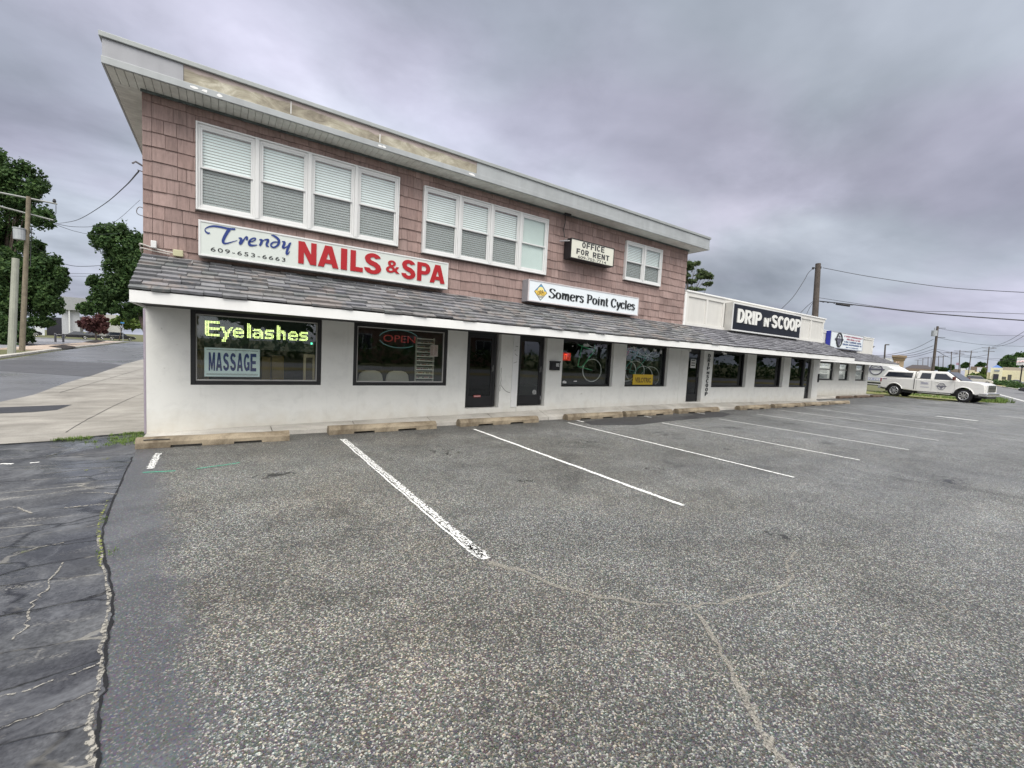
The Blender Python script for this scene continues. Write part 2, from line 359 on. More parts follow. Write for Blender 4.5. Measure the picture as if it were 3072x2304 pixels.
def concrete_mat(name, c0, c1, sc=1.0):
    m, t, b, co, _ = newmat(name)
    c = mixc(t, ramp(t, noise(t, co, .8*sc, 7, .65, .6), [(.36,0),(.64,1)]), c0, c1)
    c = mixc(t, 1.0, c, ramp(t, noise(t, co, 2.2, 5, .6, .3, (.4,1.5,1)), [(.35, .82), (.6, 1.05)]), 'MULTIPLY')
    c = mixc(t, 1.0, c, ramp(t, noise(t, co, 90, 3), [(.3, .82), (.7, 1.12)]), 'MULTIPLY')
    lnk(t, c, b.inputs['Base Color']); b.inputs['Roughness'].default_value = .8; bump(t, b, noise(t, co, 80, 4), .25, .006); return m
def decal(name, c, lo=.42, hi=.5, scale=30, rough=.6, c2=None, fall=True, sc=None):
    """thin paint, sand or stain with worn holes; uses the strip's own edge falloff"""
    m, t, b, co, out = newmat(name)
    n = noise(t, co, scale, 5, .7, .2, sc)
    if fall:
        a = N(t, 'ShaderNodeAttribute', attribute_name='fall'); n = math_(t, 'ADD', n, math_(t, 'MULTIPLY', math_(t, 'SUBTRACT', a.outputs['Fac'], 1.0), .5))
    al = ramp(t, n, [(lo, 0), (hi, 1)])
    cc = mixc(t, noise(t, co, scale*1.7, 3), c, c2 or c); lnk(t, cc, b.inputs['Base Color']); b.inputs['Roughness'].default_value = rough
    tr = N(t, 'ShaderNodeBsdfTransparent'); mx = N(t, 'ShaderNodeMixShader'); t.links.new(al, mx.inputs[0]); t.links.new(tr.outputs[0], mx.inputs[1]); t.links.new(b.outputs[0], mx.inputs[2])
    t.links.new(mx.outputs[0], out.inputs[0]); return m
def grass_mat(name, c0, c1, sc=1.0):
    m, t, b, co, _ = newmat(name)
    c = mixc(t, noise(t, co, 1.3*sc, 7, .75, .3), c0, c1); c = mixc(t, 1.0, c, ramp(t, noise(t, co, 40, 3), [(.3,.6), (.7,1.35)]), 'MULTIPLY')
    lnk(t, c, b.inputs['Base Color']); b.inputs['Roughness'].default_value = .9; bump(t, b, noise(t, co, 30, 4), .8, .03); return m
M_LOT = asphalt_mat(); M_OLD = old_asphalt_mat()
M_SIDE = tarmac_mat('side_road_asphalt', (.10,.103,.115), (.19,.193,.205), .42); M_ROAD = tarmac_mat('main_road_asphalt', (.12,.12,.125), (.19,.19,.195), .7, .4)
M_PATCH = tarmac_mat('fresh_patch_asphalt', (.022,.023,.026), (.05,.05,.055), .55, 3)
M_CONC = concrete_mat('driveway_concrete', (.24,.225,.20), (.38,.36,.325)); M_WALK = concrete_mat('sidewalk_concrete', (.40,.375,.335), (.58,.555,.51))
M_STOP = concrete_mat('parking_block_concrete', (.13,.10,.065), (.36,.30,.215), 3)
M_VERGE = grass_mat('verge_grass', (.10,.085,.045), (.13,.15,.05))
M_LINE = decal('line_paint', (.72,.72,.70), .36, .43, 28, c2=(.86,.86,.84)); M_LINEW = decal('worn_line_paint', (.68,.68,.66), .45, .50, 34, c2=(.85,.85,.83), sc=(1.6,.8,1))
M_SAND = decal('sand_streak', (.20,.185,.16), .36, .62, 95, c2=(.46,.43,.37)); M_GREEN = decal('green_spray_paint', (.05,.42,.28), .30, .40, 45, c2=(.1,.5,.34))
M_CRACK = decal('joint_sand', (.20,.185,.16), .43, .56, 42, c2=(.48,.455,.40)); M_CRACKD = decal('joint_dark', (.008,.008,.009), .30, .36, 18)
M_MOSS = decal('joint_moss', (.16,.18,.05), .52, .56, 24, c2=(.28,.30,.09))
M_WHITELINE = plain('road_line_paint', (.62,.62,.60), .7, var=.15)
# ------------------------------------------------------------------ ground sheets
def poly(pts, z): m = MB(); m.add([(p[0], p[1], z) for p in pts], [tuple(range(len(pts)))]); return m
def prism(pts, z0, z1): return MB().prism(pts, z0, z1, 'z')
U = (.978, .208); V = (.208, -.978)      # main road: along, across (to the camera's right)
def rd(s, o): return (s*U[0]+o*V[0], s*U[1]+o*V[1])
struct('ground', poly([(-900,-900), (1500,-900), (1500,1200), (-900,1200)], -.012), M_VERGE)
struct('main_road', poly([rd(-120,3.2), rd(900,3.2), rd(900,10.4), rd(-120,10.4)], -.004), M_ROAD)
struct('main_road_far_lanes', poly([rd(-120,13.4), rd(900,13.4), rd(900,20), rd(-120,20)], -.004), M_ROAD)
b1_ = MB()
for s in range(0, 1): b1_.add([(*rd(30,5.4),.001), (*rd(700,5.4),.001), (*rd(700,5.62),.001), (*rd(30,5.62),.001)], [(0,1,2,3)])
struct('road_edge_line', b1_, M_WHITELINE)
mk = MB(); mk.prism([rd(60,10.4), rd(600,10.4), rd(600,10.75), rd(60,10.75)], -.01, .13, 'z'); struct('median_kerb', mk, M_WALK)
struct('median_grass', poly([rd(-120,10.75), rd(900,10.75), rd(900,13.4), rd(-120,13.4)], .004), grass_mat('dry_grass', (.22,.16,.06), (.30,.27,.10)))
struct('shop_forecourt', poly([rd(120,20), rd(420,20), rd(420,60), rd(120,60)], -.003), M_SIDE)
EDGE = [(-1.02,8.3),(-1.0,7.5),(-.97,6.97),(-.89,5.57),(-.82,4.69),(-.69,4.05),(-.57,3.52),(-.53,3.22),(-.5,2.91),(-.45,2.59),(-.45,2.42),(-.41,2.21),(-.39,2.09),(-.36,1.6),(-.3,.5),(-.3,-4)]
def wavy(pts, amp, step=.06, seed=1):
    r = random.Random(seed); P = crom([(p[0], p[1], 0) for p in pts], 12); return [(p.x+r.uniform(-amp, amp), p.y) for p in P]
EW = wavy(EDGE, .012)
struct('parking_lot', poly(EW+[(12,-2.2),(48,3.0),(48.5,9.0),(46,16),(43,30),(24,30),(24,8.9),(-1.02,8.9)], 0), M_LOT)
OLDP = [(-2.59,8.88),(-2.1,8.93),(-1.62,9.2),(-1.07,9.36),(-1.02,9.3),(-1.02,8.3)]
struct('old_asphalt_drive', poly(EW+[(-14,-4),(-14,8.2),(-5,8.75),(-2.59,8.9),(-2.1,8.93),(-1.62,9.2),(-1.02,9.36),(-1.02,8.3)][::1], .002), M_OLD)
struct('concrete_driveway', poly([(-14,8.3),(-5,8.8),(-2.59,8.94),(-2.1,8.98),(-1.62,9.26),(-1.02,9.42),(-1.02,40),(-4.36,27.52),(-4.09,22.42),(-4.07,18.76),(-3.91,15.43),(-4.06,14.03),(-6,8.9)], .004), M_CONC)
struct('concrete_driveway_flank', poly([(-4.36,27.52),(-1.02,40),(-1.02,60),(-4.4,60)], .003), M_CONC)
struct('side_road', poly([(-14,8.35),(-6,8.84),(-4.06,14.03),(-3.91,15.43),(-4.07,18.76),(-4.09,22.42),(-4.36,27.52),(-4.4,110),(-14.5,110),(-12.37,73.01),(-11.37,56.79),(-10.59,46.52),(-9.66,37.22),(-9.23,32.02),(-9.6,20)], .001), M_SIDE)
struct('side_road_cross', poly([(-80,108),(60,108),(60,118),(-80,118)], .002), M_SIDE)
# darker newer half of the side road in front
struct('side_road_patch', poly([(-9.3,26),(-4.05,21.5),(-4.3,29.5),(-5,31),(-8.8,33)], .006), tarmac_mat('side_patch', (.06,.061,.066), (.10,.10,.108)))
struct('driveway_patch', poly([(-4.6,12.9),(-3.78,13.04),(-2.78,13.28),(-2.83,12.45),(-3.1,12.2),(-3.52,12.13),(-4.6,12.0)], .008), M_PATCH)
struct('left_car_park', poly([(-14.8,60),(-13.2,46),(-40,46),(-60,104),(-15.2,104)], .004), plain('car_park_asphalt', (.24,.24,.26), .7, var=.15, scale=.6))
kb = MB()
KP = [(-9.45,20),(-9.5,32),(-9.9,37),(-10.8,46.5),(-11.6,56.8),(-12.6,73),(-14.8,104)]
for a, b in zip(KP, KP[1:]): kb.prism([a, b, (b[0]-.35,b[1]), (a[0]-.35,a[1])], 0, .12, 'z')
struct('side_kerb', kb, M_WALK)
fp = MB()
for a, b in zip(KP[3:], KP[4:]): fp.prism([(a[0]-.36,a[1]), (b[0]-.36,b[1]), (b[0]-2.6,b[1]), (a[0]-2.6,a[1])], 0, .11, 'z')
struct('left_footpath', fp, concrete_mat('pink_paving', (.42,.33,.26), (.55,.45,.37)))
struct('left_verge', poly([(-9.8,14),(-9.82,32),(-10.3,38),(-11.1,46),(-13.1,46),(-40,46),(-40,14)], .02), M_VERGE)
lp = MB()
for a, b, c, d in [((-17,70),(-30,66),.12,0),((-16,60),(-28,55),.12,0),((-19,84),(-34,81),.14,0)]:
    lp.add([(a[0],a[1],.012),(b[0],b[1],.012),(b[0],b[1]+.8,.012),(a[0],a[1]+.8,.012)], [(0,1,2,3)])
struct('car_park_lines', lp, M_WHITELINE)
# sidewalk in front of the shops: slabs sloping down to the lot
def zin(x):
    P = [(-1.02,.066),(.34,.11),(1.7,.135),(4.8,.185),(8,.235),(13,.262),(19,.2),(23.9,.131)]
    for (a, za), (b, zb) in zip(P, P[1:]):
        if x <= b: return za+(zb-za)*max(0, (x-a))/(b-a)
    return P[-1][1]
sw = MB(); x = -1.02; cuts = [.72, 2.15, 3.75, 5.3, 6.9, 8.4, 9.9, 11.4, 12.9, 14.4, 15.9, 17.4, 18.9, 20.4, 21.9, 23.9]
for c in cuts:
    a, b = x+.008, c-.008; zo = .075
    sw.hexa([(a,8.46,-.02),(b,8.46,-.02),(b,8.95,-.02),(a,8.95,-.02),(a,8.46,zo),(b,8.46,zo),(b,8.95,zin(b)),(a,8.95,zin(a))]); x = c
struct('sidewalk', sw, M_WALK)
struct('sidewalk_return', prism([(23.9,8.46),(25.5,8.5),(25.6,8.95),(23.9,8.95)], 0, .09), M_WALK)
# ---- strips on the ground
def strip(pts, wd, z, name, mat, jit=.0, seed=3, sub=5, sheet=True):
    r = random.Random(seed); P = crom([(p[0], p[1], 0) for p in pts], sub) if len(pts) > 2 else [Vector((*pts[0],0)).lerp(Vector((*pts[1],0)), i/30) for i in range(31)]
    m = MB(); m.attr = []; n = len(P)
    for i, p in enumerate(P):
        d = (P[min(i+1, n-1)]-P[max(i-1, 0)]).normalized(); q = Vector((-d.y, d.x, 0)); f = i/(n-1)
        ww = wd if isinstance(wd, (int, float)) else wd[0]+(wd[1]-wd[0])*f
        o = r.uniform(-jit, jit)*1.5; ww = ww*r.uniform(.45, 1.25) if name in ('joint_crack', 'sand_streak', 'joint_moss') else ww
        endf = 1.0
        for k in (-1, -.45, .45, 1):
            pp = p+q*(k*ww/2+o); m.v.append((pp.x, pp.y, z)); m.attr.append(1.0 if abs(k) < .9 else .35)
        if i:
            b = (i-1)*4
            for k in range(3): m.f.append((b+k, b+k+1, b+k+5, b+k+4))
    o = m.build(name, mat); o['kind'] = 'structure'; return o
def line(x, y0, y1, wd, mat, x2=None, seed=3): return strip([(x, y0), (x2 if x2 is not None else x, y1)], wd, .006, 'parking_line', mat, .004, seed)
line(-.742, 7.62, 6.75, .13, M_LINEW)
line(1.76, 7.75, 2.85, .135, M_LINEW, 1.75, 4); line(1.70, 7.75, 2.85, .035, M_LINE, 1.695, 5); line(1.75, 3.1, 2.82, .13, M_LINE)
line(4.42, 7.9, 2.86, .10, M_LINE, 4.40, 5); line(7.11, 7.95, 2.86, .085, M_LINE, 7.15, 6)
line(7.6, 8.15, 7.9, .1, M_LINE, None, 7)
line(9.74, 7.15, 2.87, .085, M_LINE, 9.82, 7); line(10.3, 8.2, 7.95, .09, M_LINE, None, 8); line(12.35, 7.1, 2.78, .08, M_LINE, 12.36, 8); line(13.0, 8.3, 7.95, .09, M_LINE, None, 8)
line(15.2, 7.4, 2.85, .08, M_LINE, 15.05, 9); line(17.75, 7.9, 2.87, .08, M_LINE, 17.65, 10); line(20.35, 8.0, 2.92, .075, M_LINE, 20.11, 11); line(23.2, 7.9, 2.96, .075, M_LINEW, 22.62, 12)
line(25.8, 7.6, 2.9, .07, M_LINEW, 25.5, 13)
strip([(23.84, 4.67), (23.72, 3.5)], .33, .007, 'parking_bar', M_LINE)
strip([(28.5, 3.6), (28.2, 1.2)], .3, .007, 'parking_bar', M_LINEW)
g_ = random.Random(12); M_OIL = decal('oil_stain', (.03,.03,.03), .46, .60, 7, rough=.35)
def stain(x, y, rx, ry, z):
    m = MB(); m.attr = [1.0]; m.v.append((x, y, z)); n = 22
    for q_, f_ in ((.55, .8), (1, 0)):
        for k in range(n): a = 2*math.pi*k/n; rr_ = q_*g_.uniform(.85, 1.1); m.v.append((x+rx*rr_*math.cos(a), y+ry*rr_*math.sin(a), z)); m.attr.append(f_)
    m.f = [(0,1+k,1+(k+1)%n) for k in range(n)]+[(1+k,1+n+k,1+n+(k+1)%n,1+(k+1)%n) for k in range(n)]; o = m.build('oil_stain', M_OIL); o['kind'] = 'structure'
for k, (x, y, rx, ry) in enumerate(((.5,5.9,.5,.35),(3.0,6.2,.45,.6),(3.2,4.4,.3,.3),(5.8,6.0,.5,.5),(5.5,4.1,.3,.25),(8.4,6.0,.6,.5),(8.2,4.4,.35,.3),(11.0,5.9,.5,.5),(13.9,5.8,.6,.5),(16.6,5.8,.6,.5),(19.2,6.0,.6,.5),(26.5,6.6,.9,.25),(4.6,1.9,.3,.25),(9.5,1.6,.7,.4),(24,1.5,1.2,.5))): stain(x, y, rx, ry, .0015+k*.00005)
struct('lot_patch', poly([(7.62,7.95),(7.5,7.5),(8.72,7.13),(10.14,7.31),(11.83,7.40),(13.05,7.36),(14.1,7.7),(14.3,8.1),(13.64,8.29),(12.6,8.25),(12.38,7.85),(10.88,7.96),(9.75,8.13),(8.6,8.1)], .003), M_PATCH)
def G(*pts): return [onZ(*p) for p in pts]
strip(G((1985,1800),(2050,1815),(2059.6,1820),(2114,1874),(2179,1988),(2222,2075),(2255,2151),(2331,2260),(2400,2330)), (.025,.085), .004, 'sand_streak', M_SAND, .012, 3)
strip(G((2059.6,1820),(2140,1812),(2222,1798),(2331,1771),(2380,1733),(2358,1706),(2385,1657)), .045, .0043, 'sand_streak', M_SAND, .012, 4)
strip(G((1463,1690),(1571,1717),(1701,1768.6),(1860,1800),(2005,1820)), (.09,.03), .0046, 'sand_streak', M_SAND, .01, 5)
strip([(-.79,6.6),(-.6,6.56),(-.48,6.54)], .035, .0049, 'spray_mark', M_GREEN, .004); strip([(-.27,6.55),(0,6.62),(.19,6.68)], .03, .0049, 'spray_mark', M_GREEN, .004)
strip(EDGE[1:15], .022, .0052, 'joint_crack', M_CRACKD, .005, 8, 6)
strip([(p[0]-.02, p[1]) for p in EDGE[4:15]], (.03,.055), .006, 'joint_crack', M_CRACK, .006, 9, 5)
strip([(-.93,5.6),(-.88,4.9),(-.78,4.4),(-.72,4.0)], .05, .0064, 'joint_moss', M_MOSS, .006, 3, 6)
def G2(sc, ox, oy, *pts): return [onZ(ox+x/sc, oy+y/sc) for x, y in pts]
A = lambda *p: G2(1.5589, 0, 1240, *p)
strip(A((0,1330),(120,1300),(290,1240),(400,1200),(490,1165)), 0.021, .0061, 'joint_crack', M_CRACK, .004, 11)
strip(A((0,1480),(90,1440),(200,1405),(330,1350),(470,1295)), 0.018, .0063, 'joint_crack', M_CRACK, .004, 12)
strip(A((0,1478),(90,1438),(200,1403),(330,1348),(470,1293)), 0.007, .0068, 'joint_crack', M_CRACKD, .004, 12)
strip(A((50,660),(180,625),(300,605),(410,585),(470,570)), 0.010, .0066, 'joint_crack', M_CRACKD, .006, 13); strip(A((60,660),(190,628),(300,606)), 0.024, .0062, 'joint_crack', M_CRACK, .004, 13)
strip(A((190,570),(290,550),(400,535),(470,515)), 0.012, .0065, 'joint_crack', M_CRACK, .008, 14)
strip(A((0,935),(110,940),(250,905),(400,870),(505,830)), 0.008, .0067, 'joint_crack', M_CRACKD, .006, 15)
strip(A((300,700),(235,800),(165,885),(130,970),(70,1060)), 0.021, .0069, 'joint_crack', M_CRACK, .014, 16)
strip(A((300,445),(420,432),(490,428)), 0.054, .006, 'joint_crack', M_CRACK, .004, 17); strip(A((380,375),(460,372),(545,380)), 0.036, .006, 'joint_crack', M_CRACK, .004, 17)
strip(A((0,450),(60,440),(150,470)), 0.036, .0071, 'joint_crack', M_CRACK, .004, 18)
strip(A((0,238),(60,238)), .07, .006, 'worn_line', M_LINE); strip(A((140,234),(185,230)), .05, .006, 'worn_line', M_LINE)
strip(A((465,215),(505,215)), .16, .0075, 'joint_moss', M_MOSS, .02, 19); strip(A((395,268),(430,266)), .07, .0075, 'joint_moss', M_MOSS, .02, 20)
strip([(-1.62,9.18),(-1.3,9.28),(-1.05,9.3)], .09, .0078, 'joint_crack', M_CRACKD, .02, 21)
strip(G((0,1335),(150,1326),(240,1318),(300,1309),(400,1298)), .05, .0079, 'joint_crack', M_CRACKD, .004, 22)
strip(G((200,1298),(240,1271),(300,1240),(370,1205),(430,1180)), .02, .008, 'joint_crack', M_CRACKD, .006, 23)
strip(G((180,1178),(437,1104)), .02, .008, 'joint_crack', M_CRACKD, .004, 24)
strip(G((300,1104.5),(437,1104.5)), .05, .0084, 'joint_crack', M_CRACKD, .004, 24)
# ------------------------------------------------------------------ building materials
def stucco_mat():
    m, t, b, co, _ = newmat('stucco')
    c = mixc(t, noise(t, co, .9, 7, .65, .4), (.71,.71,.68), (.80,.80,.77))
    c = mixc(t, 1.0, c, ramp(t, noise(t, co, 3.5, 5, .65, .5), [(.34, .93), (.5, 1.0), (.8, 1.02)]), 'MULTIPLY')
    sp = N(t, 'ShaderNodeSeparateXYZ'); t.links.new(co, sp.inputs[0])
    zz = math_(t, 'ADD', sp.outputs[2], math_(t, 'MULTIPLY', noise(t, co, 4, 4), .5))
    c = mixc(t, ramp(t, zz, [(.26, .55), (.70, 0)]), c, (.47,.42,.33))
    dr_ = noise(t, co, 1.0, 5, .65, .2, (9, 9, .5)); c = mixc(t, 1.0, c, ramp(t, dr_, [(.28, .94), (.42, 1.0)]), 'MULTIPLY')     # splashed dirt above the pavement
    pt = noise(t, co, 7, 3, .5, 0, None, (3,3,3)); c = mixc(t, ramp(t, pt, [(.70, 0), (.74, .35)]), c, (.30,.28,.24))
    lnk(t, c, b.inputs['Base Color']); b.inputs['Roughness'].default_value = .85
    bump(t, b, noise(t, co, 120, 3, .7), .35, .006); return m
def shingle_mat(name, c0, c1, isl, grain=(30, 30, 2.2), gb=.5):
    m, t, b, co, _ = newmat(name)
    g = N(t, 'ShaderNodeNewGeometry'); r = g.outputs['Random Per Island']
    c = mixc(t, r, c0, c1); r2 = math_(t, 'FRACT', math_(t, 'MULTIPLY', r, 37.7))
    c = mixc(t, 1.0, c, ramp(t, r2, [(0, 1-isl), (1, 1+isl)]), 'MULTIPLY')
    gr = noise(t, co, 1.0, 6, .7, .3, grain); c = mixc(t, 1.0, c, ramp(t, gr, [(.3, .72), (.55, 1.03), (.75, 1.12)]), 'MULTIPLY')
    bl = noise(t, co, 1.2, 5, .65, .4); c = mixc(t, 1.0, c, ramp(t, bl, [(.34, .78), (.55, 1.0), (.8, 1.12)]), 'MULTIPLY')
    lnk(t, c, b.inputs['Base Color']); b.inputs['Roughness'].default_value = .8; bump(t, b, gr, gb, .008); return m
def slate_mat(name, isl=.3):
    m, t, b, co, _ = newmat(name)
    g = N(t, 'ShaderNodeNewGeometry'); r = g.outputs['Random Per Island']
    c = ramp(t, r, [(0, (.10,.104,.112)), (.2, (.155,.16,.166)), (.4, (.20,.196,.19)), (.55, (.13,.142,.142)), (.75, (.22,.224,.228)), (.9, (.16,.166,.182)), (1, (.26,.26,.262))])
    n = noise(t, co, 9, 6, .7, .5); c = mixc(t, 1.0, c, ramp(t, n, [(.3, .72), (.6, 1.1), (.75, 1.3)]), 'MULTIPLY')
    st = noise(t, co, 2.2, 4, .6, 1.0, None, (1,7,1)); c = mixc(t, ramp(t, st, [(.56, 0), (.60, .55)]), c, (.25,.22,.20))
    c = mixc(t, 1.0, c, (1.12,1.1,1.12), 'MULTIPLY')
    lnk(t, c, b.inputs['Base Color']); lnk(t, ramp(t, n, [(.3, .62), (.7, .42)]), b.inputs['Roughness']); bump(t, b, n, .4, .006); return m
def ply_mat():
    m, t, b, co, _ = newmat('weathered_board')
    sp = N(t, 'ShaderNodeSeparateXYZ'); t.links.new(co, sp.inputs[0])
    n = noise(t, co, 2.5, 7, .7, 1.0, (.8,1,1.6)); c = ramp(t, n, [(.34, (.19,.165,.125)), (.45, (.29,.26,.20)), (.55, (.38,.35,.27)), (.68, (.56,.53,.44))])
    e = math_(t, 'ADD', sp.outputs[2], math_(t, 'MULTIPLY', noise(t, co, 3.2, 5, .6), .16))
    c = mixc(t, ramp(t, math_(t, 'SUBTRACT', e, 5.2), [(.475, 0), (.495, .85)]), c, (.44,.36,.35)); lnk(t, c, b.inputs['Base Color']); b.inputs['Roughness'].default_value = .7; return m
M_STUC = stucco_mat(); M_SHAKE = shingle_mat('painted_shakes', (.285,.197,.178), (.34,.245,.225), .11)
M_SLATE = slate_mat('slate_mat'); M_ROOFSH = shingle_mat('roof_shingles', (.155,.155,.175), (.235,.235,.255), .16, (9,9,9), .3)
M_FASC = plain('white_trim', (.80,.80,.79), .5, var=.04, scale=1.5, streak=.03); M_ALU = plain('aged_aluminium_trim', (.32,.325,.35), .5, .15, .12, 1.2, streak=.08)
M_ALU2 = plain('pale_aluminium_trim', (.37,.39,.40), .48, .1, .12, 1.5, streak=.08); M_CAP = plain('roof_edge_metal', (.33,.35,.35), .55, .2, .1)
M_SOFF = plain('soffit_vinyl', (.66,.67,.62), .6, var=.15, scale=1.6, streak=.15); M_PLY = ply_mat()
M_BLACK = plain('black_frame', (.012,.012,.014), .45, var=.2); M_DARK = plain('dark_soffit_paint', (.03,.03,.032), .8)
M_VINYL = plain('white_vinyl', (.66,.665,.665), .4, var=.04); M_BLIND = plain('blind_slats', (.80,.83,.83), .6, var=.04); M_SHADE = plain('roller_shade', (.60,.66,.64), .7, var=.03)
M_PANEL = plain('painted_panel', (.62,.61,.58), .7, var=.06, scale=1.2, streak=.08)
M_GL = glass('shop_glass', (.93,.96,.95)); M_GLU = glass('upper_glass', (.97,.99,.985)); M_GLD = glass('tinted_glass', (.16,.22,.23))
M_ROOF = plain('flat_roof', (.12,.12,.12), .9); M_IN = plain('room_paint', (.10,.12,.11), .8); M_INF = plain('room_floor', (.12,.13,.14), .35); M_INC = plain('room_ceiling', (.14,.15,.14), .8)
D = 8.87; ZS = 2.105
def wall_with_openings(mb, x0, x1, y0, y1, ztop, ops, zb=-.06):
    x = x0
    for a, b, z in ops:
        if a > x: mb.box(x, a, y0, y1, zb, ztop)
        mb.box(a, b, y0, y1, zb, z); x = b
    if x < x1: mb.box(x, x1, y0, y1, zb, ztop)
def shop_window(parent, x0, x1, z0, z1, y=D, rec=.0, fw=.07, bead=True, gl=None, name='shop_window', label=None):
    m = MB(); a, b = y+rec, y+rec+.10
    m.box(x0, x0+fw, a, b, z0, z1); m.box(x1-fw, x1, a, b, z0, z1); m.box(x0+fw, x1-fw, a, b, z0, z0+fw); m.box(x0+fw, x1-fw, a, b, z1-fw, z1)
    f = m.build(name, M_BLACK, parent, bevel=.006)
    if label: f['label'] = label
    if bead:
        m = MB(); i = fw; q = .016; a2, b2 = a+.018, a+.05
        m.box(x0+i, x0+i+q, a2, b2, z0+i, z1-i); m.box(x1-i-q, x1-i, a2, b2, z0+i, z1-i); m.box(x0+i+q, x1-i-q, a2, b2, z0+i, z0+i+q*1.4); m.box(x0+i+q, x1-i-q, a2, b2, z1-i-q, z1-i)
        m.build('glazing_bead', plain('grey_bead', (.45,.44,.42), .5), f)
    MB().box(x0+fw*.6, x1-fw*.6, a+.052, a+.058, z0+fw*.6, z1-fw*.6).build('pane', gl or M_GL, f)
    return f
def pent(parent, x0, x1, ye, ze, yw, zw, rows, name, mat, wmin, wmax, seed, jit=.012, lx=None, hipr=0.0):
    r = random.Random(seed); L = math.hypot(yw-ye, zw-ze); d = Vector((0, (yw-ye)/L, (zw-ze)/L)); n = Vector((0, -d.z, d.y)); o = Vector((0, ye, ze))
    base = MB(); base.hexa([(x0,ye+.02,ze-.03),(x1,ye+.02,ze-.03),(x1-hipr,yw,zw-.03),(x0,yw,zw-.03),(x0,ye+.02,ze-.004),(x1,ye+.02,ze-.004),(x1-hipr,yw,zw-.004),(x0,yw,zw-.004)])
    base.build(name+'_deck', M_DARK, parent)
    m = MB(); ex = L/rows
    for k in range(rows):
        x = x0-.012 if k % 2 == 0 else x0-.012
        first = r.uniform(.5, 1) if k % 2 else 1
        while x < x1-hipr*(k/rows):
            w = r.uniform(wmin, wmax)*first; first = 1; xe = min(x+w, x1-hipr*(k/rows)+.012)
            if x1-hipr*(k/rows)-xe < .06: xe = x1-hipr*(k/rows)+.012
            u0 = k*ex-.02+r.uniform(-jit, jit); u1 = (k+1)*ex+.05; u1 = min(u1, L); th = .020+r.uniform(0, .024); lift = .010+r.uniform(0,.008)
            P = []
            c = r.uniform(-jit, jit)*.6
            for (xx, uu, hh) in ((x+.003,u0+c,lift),(xe-.003,u0-c,lift),(xe-.003,u1,-.002),(x+.003,u1,-.002)):
                P.append(Vector((xx,0,0))+o+d*uu+n*hh)
            for (xx, uu, hh) in ((x+.003,u0+c,lift+th),(xe-.003,u0-c,lift+th),(xe-.003,u1,.004),(x+.003,u1,.004)):
                P.append(Vector((xx,0,0))+o+d*uu+n*hh)
            m.hexa(P); x = xe
    return m.build(name, mat, parent)
# ------------------------------------------------------------------ two storey building
B1 = thing('two_storey_building', 'long two storey block with pinkish shake upper floor above white stucco shopfronts', 'building', (-1.01, D, 0))
W1 = [(-.446,1.565,.85),(2.155,4.2,.84),(4.70,5.63,.30),(6.165,7.06,.31),(7.604,9.57,.812),(10.118,12.15,.812)]
m = MB(); wall_with_openings(m, -1.01, 12.79, D, D+.22, ZS, W1)
m.box(-1.01, -.80, D+.22, 19.8, -.06, ZS); m.box(-1.01, 12.79, 19.8, 20, -.06, ZS)
m.build('lower_wall', M_STUC, B1)
m = MB(); m.box(-1.0, 12.7, D+.01, D+.25, ZS+.012, 5.32); m.box(-1.0, -.78, D+.25, 20, ZS+.012, 5.32); m.box(-.78, 12.7, 19.8, 20, ZS+.012, 5.32); m.box(12.48, 12.7, D+.25, 19.8, 2.95, 5.32)
m.build('upper_wall', M_SHAKE, B1)
UW = [(-.369,2.957,3.70,5.07,4),(3.481,6.806,3.67,5.05,4),(9.706,11.34,3.96,5.08,2)]
r = random.Random(5); m = MB(); rows = 11; rh = .2165
def sub_rects(R, holes):
    out = [R]
    for h in holes:
        nw = []
        for (a, b, c, d) in out:
            if b <= h[0] or a >= h[1] or d <= h[2] or c >= h[3]: nw.append((a,b,c,d)); continue
            if a < h[0]: nw.append((a,h[0],c,d))
            if b > h[1]: nw.append((h[1],b,c,d))
            aa, bb = max(a,h[0]), min(b,h[1])
            if c < h[2]: nw.append((aa,bb,c,h[2]))
            if d > h[3]: nw.append((aa,bb,h[3],d))
        out = nw
    return [q for q in out if q[1]-q[0] > .015 and q[3]-q[2] > .015]
holes = [(a-.004,b+.004,c-.004,d+.004) for a,b,c,d,_ in UW]
for k in range(12):
    z0 = 2.80+k*rh; z1 = min(z0+rh, 5.33)
    if z0 > 5.32: break
    x = -1.03; first = True
    while x < 12.72:
        wd = .115 if first else r.choice((r.uniform(.10,.17), r.uniform(.14,.24), r.uniform(.2,.33))); first = False
        xe = min(x+wd, 12.72); jz = r.uniform(-.008, .008); pr = .020+r.uniform(0,.011)
        for (a,b,c,d_) in sub_rects((x, xe, z0, z1), holes):
            g = .0025; bz = c+jz if c == z0 else c; tz = d_+.012 if d_ == z1 else d_
            if tz > 5.33: tz = 5.33
            s = r.uniform(-.004,.004); t0 = (c-z0)/rh; t1 = (d_-z0)/rh; pf0 = pr*(1-.7*t0); pf1 = pr*(1-.7*t1)
            m.hexa([(a+g,D-pf0,bz+s),(b-g,D-pf0,bz-s),(b-g,D+.01,bz-s),(a+g,D+.01,bz+s),(a+g,D-pf1,tz),(b-g,D-pf1,tz),(b-g,D+.01,tz),(a+g,D+.01,tz)])
        x = xe
m.build('shake_cladding', M_SHAKE, B1)
